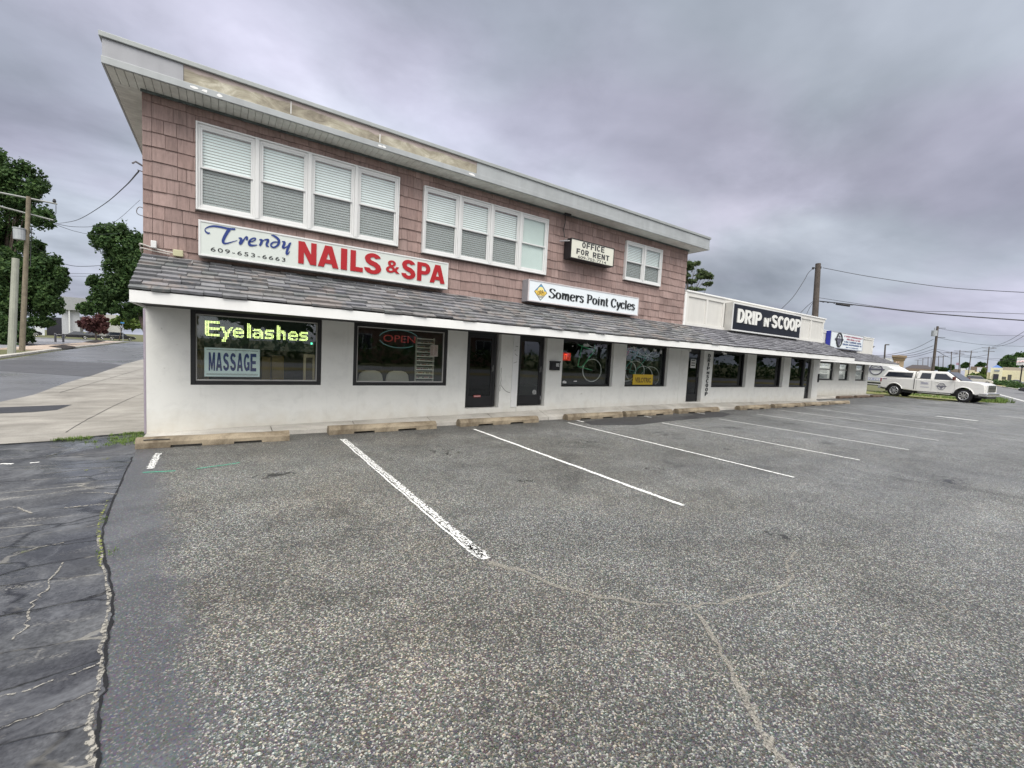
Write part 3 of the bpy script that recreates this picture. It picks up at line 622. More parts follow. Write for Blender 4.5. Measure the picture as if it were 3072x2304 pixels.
# upper windows
def dh_window(parent, x0, x1, z0, z1, y, plainshade=False, seed=0):
    rr = random.Random(seed); zc = (z0+z1)/2; f = MB(); fw = .032
    f.box(x0, x0+fw, y-.075, y+.0, z0, z1); f.box(x1-fw, x1, y-.075, y+.0, z0, z1); f.box(x0+fw, x1-fw, y-.075, y, z0, z0+.05); f.box(x0+fw, x1-fw, y-.075, y, z1-.045, z1)
    fr = f.build('window', M_VINYL, parent, bevel=.004)
    s = MB(); i = fw; q = .03
    for (a, b, yy) in ((z0+.05, zc+.012, y-.045), (zc-.018, z1-.045, y-.068)):
        s.box(x0+i, x0+i+q, yy, yy+.025, a, b); s.box(x1-i-q, x1-i, yy, yy+.025, a, b); s.box(x0+i+q, x1-i-q, yy, yy+.025, a, a+.03); s.box(x0+i+q, x1-i-q, yy, yy+.025, b-.03, b)
    s.build('sash', M_VINYL, fr, bevel=.003)
    MB().box(x0+i+.01, x1-i-.01, y-.058, y-.055, zc, z1-.05).build('pane', M_GLU, fr)
    MB().box(x0+i+.01, x1-i-.01, y-.034, y-.031, z0+.05, zc).build('pane', M_GLU, fr)
    if not plainshade:
        sc = MB().box(x0+i+.012, x1-i-.012, y-.0445, y-.0435, z0+.055, zc-.02).build('insect_screen', M_SCR, fr)
        b = MB(); n = int((z1-z0-.1)/.046)
        for k in range(n):
            z = z0+.06+k*.046; tl = rr.uniform(-.001,.001)
            b.hexa([(x0+i,y-.016,z-.020),(x1-i,y-.016,z-.020+tl),(x1-i,y-.004,z+.020),(x0+i,y-.004,z+.020),(x0+i,y-.014,z-.020),(x1-i,y-.014,z-.020+tl),(x1-i,y-.002,z+.020),(x0+i,y-.002,z+.020)])
        b.build('blind', M_BLIND, fr)
    else: MB().box(x0+i, x1-i, y-.015, y-.01, z0+.02, z1-.02).build('roller_shade', M_SHADE, fr)
    return fr
mm, t, b, co, out = newmat('insect_screen'); tr = N(t, 'ShaderNodeBsdfTransparent'); b.inputs['Base Color'].default_value = (.06,.06,.06,1); b.inputs['Roughness'].default_value = .9
mx = N(t, 'ShaderNodeMixShader'); mx.inputs[0].default_value = .20; t.links.new(tr.outputs[0], mx.inputs[1]); t.links.new(b.outputs[0], mx.inputs[2]); t.links.new(mx.outputs[0], out.inputs[0]); M_SCR = mm
for gi, (a, b_, c, d_, n) in enumerate(UW):
    m = MB(); y0 = D-.10; q = .026
    m.box(a, a+q, y0, D, c, d_); m.box(b_-q, b_, y0, D, c, d_); m.box(a+q, b_-q, y0, D, c, c+q); m.box(a+q, b_-q, y0, D, d_-q, d_)
    wdt = (b_-a-2*q)/n
    for k in range(1, n): xm = a+q+wdt*k; m.box(xm-.030, xm+.030, y0-.004, D, c+q, d_-q)
    m.build('window_surround', M_VINYL, B1, bevel=.005)
    m = MB(); m.box(a-.012, b_+.012, D-.055, D-.0, c-.022, c-.002); m.build('window_sill', plain('dark_brown_trim', (.08,.06,.055), .7), B1)  # narrow dark brown strip below each window group
    for k in range(n):
        xa = a+q+wdt*k+(.030 if k else 0); xb = a+q+wdt*(k+1)-(.030 if k < n-1 else 0)
        dh_window(B1, xa, xb, c+q, d_-q, D+.0, gi == 1 and k == 3, gi*10+k)
# flat roof with overhang
RX0, RX1, RY = -1.40, 13.19, 8.39
MB().box(RX0+.03, RX1-.03, RY+.03, 20.3, 5.352, 5.70).build('roof', M_ROOF, B1)
m = MB(); m.box(RX0, RX1, RY, RY+.028, 5.335, 5.435); m.box(RX0, RX0+.028, RY+.028, 20.3, 5.335, 5.435); m.box(RX1-.028, RX1, RY+.028, 20.3, 5.335, 5.435); m.build('fascia_trim', M_ALU2, B1, bevel=.006)
m = MB(); m.box(RX0+.012, -.50, RY+.01, RY+.03, 5.437, 5.672); m.box(RX0+.012, RX0+.03, RY+.03, 20.3, 5.437, 5.672); m.build('fascia_panel', M_ALU, B1)
for a, b_ in ((4.49, 7.4), (7.403, 10.55), (10.553, RX1-.012)): MB().box(a, b_, RY+.01, RY+.03, 5.437, 5.672).build('fascia_panel', M_ALU2, B1)
MB().box(RX1-.03, RX1-.012, RY+.031, 20.3, 5.437, 5.672).build('fascia_panel', M_ALU2, B1)
m = MB(); 
for a, b_ in ((-.498, .93), (.936, 2.42), (2.426, 4.488)): m.box(a, b_, RY+.02, RY+.03, 5.437, 5.672)
m.build('exposed_board', M_PLY, B1)
m = MB(); rr = random.Random(4)
for xx, ww in ((-.36,.07),(-.24,.05),(-.05,.05),(2.42,.06),(2.5,.05),(4.38,.10)):
    n = 7; m.add([(xx+ww*math.cos(2*math.pi*k/n)*rr.uniform(.5,1), RY-.002, 5.385+.03*math.sin(2*math.pi*k/n)*rr.uniform(.5,1)) for k in range(n)], [tuple(range(n))])
m.box(.928,.94,RY+.016,RY+.021,5.46,5.66); m.box(2.415,2.43,RY+.016,RY+.021,5.45,5.6)
m.build('paint_flecks', M_FASC, B1)
m = MB(); m.box(RX0-.02, RX1+.02, RY-.02, RY+.1, 5.674, 5.745); m.box(RX0-.02, RX0+.1, RY+.1, 20.3, 5.674, 5.745); m.box(RX1-.1, RX1+.02, RY+.1, 20.3, 5.674, 5.745); m.build('roof_edge', M_CAP, B1, bevel=.008)
m = MB(); x = RX0+.035
while x < RX1-.04:
    xe = min(x+.098, RX1-.035); m.hexa([(x,RY+.03,5.330),(xe-.005,RY+.03,5.328),(xe-.005,D+.02,5.328),(x,D+.02,5.330),(x-.004,RY+.03,5.345),(xe-.004,RY+.03,5.345),(xe-.004,D+.02,5.345),(x-.004,D+.02,5.345)]); x += .10
y = D+.022
while y < 20:
    m.box(RX0+.035, -1.0, y, y+.095, 5.328, 5.345); m.box(12.7, RX1-.035, y, y+.095, 5.328, 5.345); y += .10
m.build('soffit', M_SOFF, B1)
MB().box(-1.04, 12.74, D-.05, D-.03, 5.29, 5.326).build('frieze_trim', plain('mildew_and_shade_trim', (.10,.12,.12), .8, var=.4, scale=9), B1)  # dark colour holds both the mildew stain and the shade under the soffit
# pent roof over the shops
pent(B1, -1.02, 12.79, 7.54, 2.235, D-.0, 2.90, 9, 'slate_roof', M_SLATE, .19, .37, 3, .020)
m = MB(); m.box(-1.02, 12.79, 7.53, 7.556, 2.062, 2.222); m.build('eave_fascia', M_FASC, B1, bevel=.004)
m = MB(); m.add([(-1.018,7.556,2.075),(-1.018,D,2.108),(-1.018,D,2.88),(-1.018,7.556,2.215)], [(0,1,2,3)]); m.box(-1.02,-.998,7.556,D-.002,2.062,2.1); m.build('eave_end', M_FASC, B1)
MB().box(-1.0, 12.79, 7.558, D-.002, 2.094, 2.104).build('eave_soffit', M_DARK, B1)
m = MB(); m.box(-1.02,-1.012,8.30,8.36,2.2,2.9); m = MB()
m.tube([(-1.03,D+.10,.05),(-1.03,D+.10,2.06)], .022, 8); m.build('downpipe', plain('mauve_pipe', (.32,.28,.33), .5), B1)
# shop windows and doors
shop_window(B1, -.446, 1.56, .85, ZS-.003, rec=.004); shop_window(B1, 2.155, 4.19, .84, ZS-.003, rec=.004)
shop_window(B1, 7.604, 9.57, .812, ZS-.003, rec=.10, fw=.05, bead=False); shop_window(B1, 10.118, 12.15, .812, ZS-.003, rec=.10, fw=.05, bead=False)
def door(parent, x0, x1, z0, z1, y, kick=.26, gl=None, handle='right', pull=False):
    m = MB(); a, b = y, y+.05; fw = .06
    m.box(x0, x0+fw, a, b, z0, z1); m.box(x1-fw, x1, a, b, z0, z1); m.box(x0+fw, x1-fw, a, b, z1-fw, z1)
    m.box(x0+fw, x0+2*fw, a+.01, b-.005, z0+.01, z1-fw); m.box(x1-2*fw, x1-fw, a+.01, b-.005, z0+.01, z1-fw)
    m.box(x0+2*fw, x1-2*fw, a+.01, b-.005, z0+.01, z0+kick); m.box(x0+2*fw, x1-2*fw, a+.01, b-.005, z1-fw-.07, z1-fw)
    d = m.build('door', M_BLACK, parent, bevel=.004)
    MB().box(x0+2*fw-.01, x1-2*fw+.01, a+.024, a+.028, z0+kick-.01, z1-fw-.05).build('pane', gl or M_GL, d)
    hx = x1-1.5*fw if handle == 'right' else x0+1.5*fw
    h = MB(); h.box(hx-.012, hx+.012, a-.008, a+.01, z0+.86, z0+.98); h.tube([(hx,a-.008,z0+.92),(hx,a-.045,z0+.92)], .009); h.tube([(hx,a-.045,z0+.88),(hx,a-.045,z0+(1.02 if not pull else 1.12))], .010)
    h.build('door_handle', plain('dull_metal', (.18,.18,.18), .35, .8), d)
    return d
d1 = door(B1, 4.72, 5.55, .315, ZS-.003, D+.10, gl=M_GLD)
m = MB(); m.box(4.98, 5.17, D+.098, D+.107, .555, .60); m.build('letter_plate', plain('red_letter_plate', (.42,.10,.09), .5), d1)
m = text_mb('MAIL SLOT', 4.995, 5.155, .567, .588, D+.0975, .01, .002); m.build('lettering', M_VINYL, d1)
for xx in (4.745,): MB().box(xx-.008, xx+.008, D+.096, D+.102, .46, .56).build('hinge', plain('grey_metal', (.5,.5,.52), .35, .6), d1)
d2 = door(B1, 6.19, 7.02, .325, ZS-.003, D+.10, handle='right')
MB().box(6.985, 7.0, D+.096, D+.102, .46, .56).build('hinge', plain('grey_metal', (.5,.5,.52), .35, .6), d2)
m = MB(); m.ring((6.80,D+.12,.66), .055, .006, 'y', 28, 5); m.ring((6.80,D+.12,.66), .035, .004, 'y', 20, 5); m.box(6.77,6.83,D+.117,D+.121,.655,.665); m.build('round_sticker', M_VINYL, d2)
# painted trim board and its scratches between the doors, stucco crack
MB().box(5.975, 6.157, D-.022, D-.001, .30, ZS-.01).build('trim_board', plain('white_board', (.74,.74,.74), .55, var=.05, scale=5), B1, bevel=.003)
m = MB()
for (x, z, l, a) in ((6.07,1.82,.08,-.1),(6.03,1.72,.03,.2),(6.06,1.61,.10,-.65),(6.05,1.42,.10,.35),(5.99,.46,.05,1.2)):
    c, s_ = math.cos(a)*l/2, math.sin(a)*l/2; m.add([(x-c,D-.0235,z-s_),(x+c,D-.0235,z+s_),(x+c+.004,D-.0235,z+s_+.012),(x-c,D-.0235,z-s_+.009)], [(0,1,2,3)])
m.build('scratches', plain('scratch_grey', (.16,.16,.14), .8), B1)
m = MB(); P = [(5.66,1.28),(5.655,1.1),(5.67,.98),(5.66,.9),(5.68,.84),(5.73,.79),(5.80,.72),(5.88,.68),(5.95,.665)]
m.tube([(x, D-.0005, z) for x, z in P], .0055, 4); m.tube([(5.645,D-.0005,.86),(5.652,D-.0005,.78),(5.645,D-.0005,.70)], .006, 4); m.tube([(6.16,D-.0005,.19),(6.155,D-.0005,.31)], .003, 4); m.build('stucco_crack', plain('crack_dark', (.13,.12,.10), .9), B1)
# cables, junction boxes and service bracket at the left corner
jx = lambda x, y, Y=D-.05: onY(x, y, Y)
m = MB(); m.tube(crom([(-1.06,D+.1,2.98),(-1.06,D-.06,3.03),(-.93,D-.06,3.0),(-.75,D-.06,2.965),(-.62,D-.06,2.96)], 5), .011, 6); m.tube(crom([(-1.06,D+.1,2.93),(-1.05,D-.055,2.97),(-.9,D-.055,2.95),(-.7,D-.055,2.93)], 5), .009, 6); m.build('cable', plain('pale_conduit', (.5,.48,.45), .5), B1)
m = MB(); m.box(-.93,-.86,D-.11,D-.04,2.99,3.10); m.build('junction_box', M_VINYL, B1, bevel=.008)
m = MB(); m.box(-.66,-.53,D-.12,D-.04,2.91,3.01); m.build('junction_box', plain('yellowed_plastic', (.48,.46,.30), .5), B1, bevel=.008)
m = MB(); m.tube([(-1.0,D+.3,4.27),(-1.14,D+.25,4.33),(-1.17,D+.2,4.28)], .014, 6); m.tube([(-1.0,D+.3,4.20),(-1.12,D+.25,4.21)], .008, 6)
m.tube(crom([(-1.0,D+.3,3.62),(-1.10,D+.3,3.66),(-1.14,D+.3,3.60),(-1.12,D+.3,3.54),(-1.0,D+.3,3.52)], 5), .007, 6); m.build('service_bracket', plain('bracket_grey', (.22,.22,.24), .5), B1)
m = MB(); m.tube([(7.35,D-.06,5.30),(7.36,D-.06,5.1),(7.32,D-.06,4.9),(7.34,D-.1,4.72)], .010, 6); m.tube([(7.3,D-.1,5.31),(7.5,D-.1,5.31)], .03, 6); m.build('sign_cable', M_BLACK, B1)
# white clips of an unlit light string along the top of the slates
lst = thing('light_string', 'row of small white icicle light clips along the slates under the nail salon sign', 'string lights', (2.2, D-.17, 2.8)); rr = random.Random(9); x = -.9
while x < 5.4:
    z = 2.80+rr.uniform(-.03,.03); y = D-.17+rr.uniform(-.02,.02); MB().box(x-.004, x+.004, y-.01, y, z-.01, z+.035).build('light_clip', M_VINYL, lst); x += rr.uniform(.16,.42)
# rooms behind the shop windows
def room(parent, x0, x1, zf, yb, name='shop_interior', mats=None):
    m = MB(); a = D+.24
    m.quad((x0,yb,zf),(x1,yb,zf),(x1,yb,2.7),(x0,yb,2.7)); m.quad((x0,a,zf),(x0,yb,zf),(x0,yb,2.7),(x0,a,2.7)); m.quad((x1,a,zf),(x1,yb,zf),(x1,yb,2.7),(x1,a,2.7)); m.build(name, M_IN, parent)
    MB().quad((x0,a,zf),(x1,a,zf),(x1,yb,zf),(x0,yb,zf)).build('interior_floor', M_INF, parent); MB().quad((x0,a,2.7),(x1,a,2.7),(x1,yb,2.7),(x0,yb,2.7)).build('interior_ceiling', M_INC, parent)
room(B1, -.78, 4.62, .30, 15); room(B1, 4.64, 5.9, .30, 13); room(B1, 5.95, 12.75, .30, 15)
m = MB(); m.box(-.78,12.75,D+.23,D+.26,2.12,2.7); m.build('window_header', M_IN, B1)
# ------------------------------------------------------------------ one storey building
B2 = thing('single_storey_building', 'white one storey shop with panelled parapet joined to the two storey block', 'building', (12.80, D, 0))
X2 = 23.75
W2 = [(13.26,14.15,.27),(14.731,17.10,.783),(17.785,20.15,.780),(20.768,22.35,.775),(22.35,23.1,.235)]
m = MB(); wall_with_openings(m, 12.80, X2, D, D+.22, ZS, W2); m.box(X2-.22, X2, D+.22, 20, -.06, ZS); m.build('lower_wall', M_STUC, B2)
m = MB(); m.box(12.80, X2, D+.01, D+.2, ZS+.012, 4.0); m.box(X2-.2, X2, D+.2, 20, ZS+.012, 4.0); m.box(12.8, X2-.2, 19.8, 20, ZS+.012, 3.9); m.build('parapet', M_PANEL, B2)
MB().box(12.8, X2-.2, D+.2, 19.8, 3.5, 3.6).build('roof', M_ROOF, B2)
m = MB(); y = D-.028
m.box(12.80, X2+.01, y, D+.01, 3.86, 4.0); m.box(12.80, X2+.01, y, D+.01, 2.88, 3.0); m.box(12.83, 12.95, y, D+.01, 3.0, 3.86)
for xx in (14.05, 15.1, 16.3, 17.5, 18.7, 19.9, 20.85, 22.3, 23.62): m.box(xx-.05, xx+.05, y+.002, D+.01, 3.0, 3.86)
m.build('parapet_battens', plain('batten_paint', (.66,.65,.62), .6, var=.05), B2)
MB().box(12.78, X2+.05, D-.06, D+.24, 4.0, 4.055).build('parapet_cap', M_FASC, B2, bevel=.006)
MB().box(12.72, 12.82, D-.045, D+.0, 2.87, 3.98).build('corner_board', M_FASC, B2)
pent(B2, 12.80, X2, 7.54, 2.235, D-.0, 2.90, 9, 'shingle_roof', M_ROOFSH, .20, .36, 8, .010)
m = MB(); m.box(12.80, X2, 7.53, 7.556, 2.062, 2.222); m.build('eave_fascia', M_FASC, B2, bevel=.004)
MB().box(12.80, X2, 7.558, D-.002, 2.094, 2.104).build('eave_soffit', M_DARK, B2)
m = MB(); m.tube([(X2,7.53,2.25),(X2,D,2.92)], .02, 6); m.build('roof_verge', M_DARK, B2)
for a, b_, z in ((14.731,17.10,.783),(17.785,20.15,.780)): shop_window(B2, a, b_, z, ZS-.003, rec=.12, fw=.05, bead=False, gl=M_GLD)
shop_window(B2, 20.768, 22.34, .775, ZS-.003, rec=.10, fw=.05, bead=False, gl=M_GLD)
door(B2, 13.28, 14.08, .275, ZS-.003, D+.10, gl=M_GLD, pull=True); door(B2, 22.36, 23.02, .24, ZS-.003, D+.10, gl=M_GLD, handle='left')
room(B2, 12.85, X2-.2, .24, 14)
m = MB(); m.box(13.20,13.27,D-.06,D-.0,2.02,2.09); m.build('door_sensor', M_FASC, B2)
m = MB(); m.cyl((14.95,D-.22,2.07), .045, .05); m.tube([(14.95,D-.22,2.06),(14.9,D-.3,2.02)], .03, 8); m.tube([(14.95,D-.22,2.06),(15.05,D-.3,2.02)], .03, 8); m.build('flood_light', M_FASC, B2, smooth=True)
MB().box(23.62,23.70,D-.05,D-.0,1.02,1.42).build('meter_box', M_BLACK, B2, bevel=.008)
# ------------------------------------------------------------------ third building, set back
Y3 = 10.9; X3 = 37.1
B3 = thing('office_building', 'small white one storey office set back behind the two shops, with blue edged sign', 'building', (24, Y3, 0))
W3 = [(29.2,31.35,1.0),(32.1,33.75,1.0),(34.8,36.6,1.0)]
m = MB(); wall_with_openings(m, 23.78, X3, Y3, Y3+.2, ZS, W3); m.box(X3-.2, X3, Y3+.2, 19, -.06, ZS); m.build('lower_wall', M_STUC, B3)
m = MB(); m.box(23.78, 37.35, Y3+.01, Y3+.2, 2.72, 3.92); m.box(37.15, 37.35, Y3+.2, 19, 2.72, 3.9); m.build('parapet', M_PANEL, B3)
m = MB(); m.box(23.78, 37.37, Y3-.02, Y3+.01, 3.80, 3.92); m.box(35.0,35.1,Y3-.018,Y3+.01,2.8,3.8); m.box(37.25,37.37,Y3-.018,Y3+.01,2.8,3.8); m.build('parapet_battens', plain('batten_paint', (.66,.65,.62), .6), B3)
MB().box(23.78, 37.4, Y3-.04, Y3+.24, 3.92, 3.965).build('parapet_cap', M_FASC, B3)
pent(B3, 23.78, 38.0, 9.55, 2.235, Y3, 2.84, 8, 'shingle_roof', M_ROOFSH, .22, .36, 12, .006, hipr=.6)
MB().box(23.78, 38.0, 9.54, 9.565, 2.062, 2.222).build('eave_fascia', M_FASC, B3)
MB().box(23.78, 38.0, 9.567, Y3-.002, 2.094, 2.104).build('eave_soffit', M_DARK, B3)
for a, b_, z in W3:
    f = shop_window(B3, a, b_-.02, z, ZS-.003, y=Y3, rec=.10, fw=.09, bead=False, gl=M_GL, name='window')
    MB().box(a+.09, b_-.11, Y3+.14, Y3+.17, 1.62, 1.70).build('meeting_rail', M_VINYL, f)
    MB().box(a+.1, b_-.12, Y3+.3, Y3+.32, z+.1, z+.1+.28).build('inner_blind', plain('grey_blind', (.35,.36,.34), .7), f)
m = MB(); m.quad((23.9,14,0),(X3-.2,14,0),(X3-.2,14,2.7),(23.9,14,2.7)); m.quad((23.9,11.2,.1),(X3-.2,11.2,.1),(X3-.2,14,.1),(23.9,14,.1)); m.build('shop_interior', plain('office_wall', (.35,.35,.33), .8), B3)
MB().box(X3+.3, X3+1.3, Y3+.6, Y3+1.4, 3.0, 3.5).v
m = MB(); p = atz(2621,1036,34); m.add([], []); 
c0 = Vector((37.4, 11.6, 3.35)); m.hexa([c0+Vector(v) for v in ((0,-.3,-.35),(.45,-.3,-.35),(.45,.5,-.35),(0,.5,-.35),(0,-.5,.12),(1.1,-.5,.12),(1.1,.6,.12),(0,.6,.12))]); m.build('vent_hood', plain('vent_dark', (.12,.12,.11), .6, .3), B3)

def _rp(cx, cy, ro, ri, a0, a1, n=14):
    q = []
    for i in range(n):
        a, b = math.radians(a0+(a1-a0)*i/n), math.radians(a0+(a1-a0)*(i+1)/n)
        q.append([(cx+ro[0]*math.cos(a), cy+ro[1]*math.sin(a)), (cx+ro[0]*math.cos(b), cy+ro[1]*math.sin(b)), (cx+ri[0]*math.cos(b), cy+ri[1]*math.sin(b)), (cx+ri[0]*math.cos(a), cy+ri[1]*math.sin(a))])
    return q
def _rc(a, b, c, d): return [[(a,c),(b,c),(b,d),(a,d)]]
HV = {'I': [_rc(0,1,0,1)], 'L': [_rc(0,.42,0,1), _rc(.42,1,0,.22)],
 'N': [_rc(0,.30,0,1), _rc(.70,1,0,1), [[(.0,1),(.34,1),(1,0),(.66,0)]]],
 'A': [[[(0,0),(.29,0),(.60,1),(.33,1)]], [[(.71,0),(1,0),(.67,1),(.40,1)]], _rc(.2,.8,.17,.36)],
 'P': [_rc(0,.33,0,1), _rc(.33,.56,.81,1), _rc(.33,.56,.36,.55), _rp(.56,.68,(.44,.32),(.12,.13),-90,90)],
 'D': [_rc(0,.33,0,1), _rc(.33,.45,.80,1), _rc(.33,.45,0,.20), _rp(.45,.5,(.55,.5),(.21,.30),-90,90)],
 'O': [_rp(.5,.5,(.5,.5),(.19,.30),0,360,28)], 'C': [_rp(.52,.5,(.52,.5),(.20,.30),38,322,22)],
 'S': [_rp(.50,.715,(.46,.285),(.15,.10),20,180,12), _rp(.50,.285,(.48,.285),(.17,.10),-180,0,12)[0:12], [[(.04,.715),(.35,.715),(.66,.39),(.52,.28)]], [[(.98,.285),(.67,.285),(.36,.60),(.30,.62)]], [[(.04,.715),(.36,.60),(.67,.285),(.5,.36)]], [[(.36,.64),(.72,.54),(.96,.36),(.98,.285),(.67,.285),(.56,.38),(.24,.47),(.04,.66),(.04,.715),(.35,.715)]]]}
HV['M'] = [_rc(0,.24,0,1), _rc(.76,1,0,1), [[(.0,1),(.30,1),(.56,.22),(.44,.0)]], [[(1,1),(.70,1),(.44,.22),(.56,.0)]]]
HV['E'] = [_rc(0,.34,0,1), _rc(.34,1,.81,1), _rc(.34,.92,.41,.59), _rc(.34,1,0,.19)]
HV['G'] = [_rp(.52,.5,(.52,.5),(.20,.30),38,340,22), _rc(.55,1,.36,.52), _rc(.80,1,.05,.36)]
HV['F'] = [_rc(0,.34,0,1), _rc(.34,1,.81,1), _rc(.34,.9,.41,.60)]
HV['T'] = [_rc(0,1,.81,1), _rc(.33,.67,0,.81)]
HV['R'] = HV['P']+[[[(.36,.42),(.68,.42),(1,0),(.66,0)]]]
HV['S'] = [_rp(.50,.715,(.46,.285),(.15,.10),20,180,12), _rp(.50,.285,(.48,.285),(.17,.10),-180,0,12), [[(.04,.715),(.35,.715),(.40,.655),(.30,.44),(.12,.55)]], [[(.98,.285),(.67,.285),(.58,.36),(.70,.58),(.90,.46)]], [[(.30,.44),(.58,.36),(.70,.58),(.40,.655)]]]
def heavy_mb(ch, x0, x1, z0, z1, y, d=.012):
    m = MB(); k = 0
    for part in HV[ch]:
        for q in part:
            P = [(x0+u*(x1-x0), z0+v*(z1-z0)) for u, v in q]; m.prism(P, y-d-.0003*k, y-.0002, 'y')
        k += 1
    return m
def heavy_word(w, x0, x1, z0, z1, y, d=.012, gap=.10):
    ws = {'I': .36, 'L': .78}; tot = sum(ws.get(c, 1) for c in w)+gap*(len(w)-1); s = (x1-x0)/tot; x = x0; out = []
    for c in w: q = ws.get(c, 1)*s; out.append(heavy_mb(c, x, x+q, z0, z1, y, d)); x += q+gap*s
    return out
# ------------------------------------------------------------------ signs
def sign_box(name, label, x0, x1, z0, z1, yf, depth, side, face, rim, fw=.03, group=None):
    t_ = thing(name, label, 'sign', ((x0+x1)/2, yf+depth, z0), 0, group)
    MB().box(x0, x1, yf+.02, yf+depth, z0, z1).build('cabinet', side, t_, bevel=.006)
    m = MB(); m.box(x0, x0+fw, yf, yf+.019, z0, z1); m.box(x1-fw, x1, yf, yf+.019, z0, z1); m.box(x0+fw, x1-fw, yf, yf+.019, z0, z0+fw); m.box(x0+fw, x1-fw, yf, yf+.019, z1-fw, z1); m.build('frame', rim, t_, bevel=.003)
    MB().box(x0+fw, x1-fw, yf+.009, yf+.018, z0+fw, z1-fw).build('face', face, t_)
    return t_
YS = 8.57
M_SF = plain('sign_face_grey', (.60,.64,.61), .35, var=.03); M_SFW = plain('sign_face_white', (.74,.79,.83), .3, var=.02)
nail = sign_box('nail_salon_sign', 'long white lightbox reading Trendy NAILS & SPA in blue and red over the slates', -.327, 4.0, 2.945, 3.50, YS, .27, plain('sign_cabinet', (.40,.41,.40), .5), M_SF, M_VINYL, .028)
RED = plain('sign_red', (.37,.008,.014), .4, var=.03); BLUE = plain('sign_blue', (.012,.035,.19), .4, var=.03); INK = plain('sign_black', (.015,.018,.02), .4)
yf = YS+.008
for ch, a, b_ in (('N',1.10,1.385),('A',1.40,1.74),('I',1.785,1.885),('L',1.945,2.165),('S',2.19,2.565)): pass
heavy_mb('N', 1.10, 1.395, 3.045, 3.43, yf).build('letter', RED, nail)
heavy_mb('A', 1.42, 1.775, 3.045, 3.43, yf).build('letter', RED, nail)
heavy_mb('I', 1.815, 1.925, 3.045, 3.43, yf).build('letter', RED, nail)
heavy_mb('L', 1.985, 2.215, 3.045, 3.43, yf).build('letter', RED, nail)
heavy_mb('S', 2.235, 2.575, 3.04, 3.435, yf).build('letter', RED, nail)
text_mb('&', 2.66, 2.935, 3.115, 3.36, yf, .012, .012).build('letter', RED, nail)
heavy_mb('S', 2.97, 3.275, 3.04, 3.425, yf).build('letter', RED, nail)
heavy_mb('P', 3.305, 3.59, 3.045, 3.42, yf).build('letter', RED, nail)
heavy_mb('A', 3.585, 3.925, 3.045, 3.42, yf).build('letter', RED, nail)
text_mb('609-653-6663', -.168, .90, 3.035, 3.10, yf, .0, .004, space=1.25).build('phone_number', INK, nail)
def tr_fx(u, v): return onY(560+u/6.144, 650+v/6.144, yf)
TR = [([(430,300),(395,305),(350,275),(340,230),(400,190),(500,175),(620,190),(760,220),(895,232)], (22,34,26,14,26,34,36,36,32)),
      ([(790,235),(745,290),(695,380),(670,450),(690,490),(750,490),(840,465),(935,438)], (60,62,60,52,36,26,18,10)),
      ([(955,395),(990,400),(1005,425),(990,470),(965,490)], (16,40,52,48,30)), ([(965,490),(1000,500),(1050,430),(1090,375),(1110,385),(1110,435)], (30,34,30,22,44,34)),
      ([(1150,470),(1230,450),(1270,410),(1240,395),(1185,420),(1150,470),(1160,515),(1210,530),(1300,522)], (20,22,26,24,34,46,48,36,14)),
      ([(1335,425),(1375,430),(1385,450),(1365,500),(1345,535)], (16,40,48,46,40)), ([(1375,480),(1430,430),(1490,425),(1500,445),(1475,500),(1480,540),(1518,548)], (12,20,36,46,46,36,12)),
      ([(1555,340),(1620,360),(1690,420),(1700,480),(1660,540),(1600,565),(1555,540),(1560,500),(1610,470),(1690,470)], (14,36,46,48,38,30,30,34,28,18)),
      ([(1755,460),(1795,468),(1800,495),(1775,560),(1800,575),(1850,550),(1900,500)], (14,40,50,48,30,20,16)),
      ([(1925,480),(1895,510),(1860,600),(1840,670),(1860,690),(1900,640)], (14,46,46,44,28,10))]
strokes_mb(TR, tr_fx, yf, .006).build('script_name', BLUE, nail)
cyc = sign_box('bicycle_shop_sign', 'white lightbox reading Somers Point Cycles with a diamond bicycle emblem', 6.13, 10.15, 2.935, 3.465, YS, .27, plain('sign_cabinet_grey', (.26,.26,.28), .5), M_SFW, plain('sign_rim_pinkish', (.55,.51,.52), .5), .03)
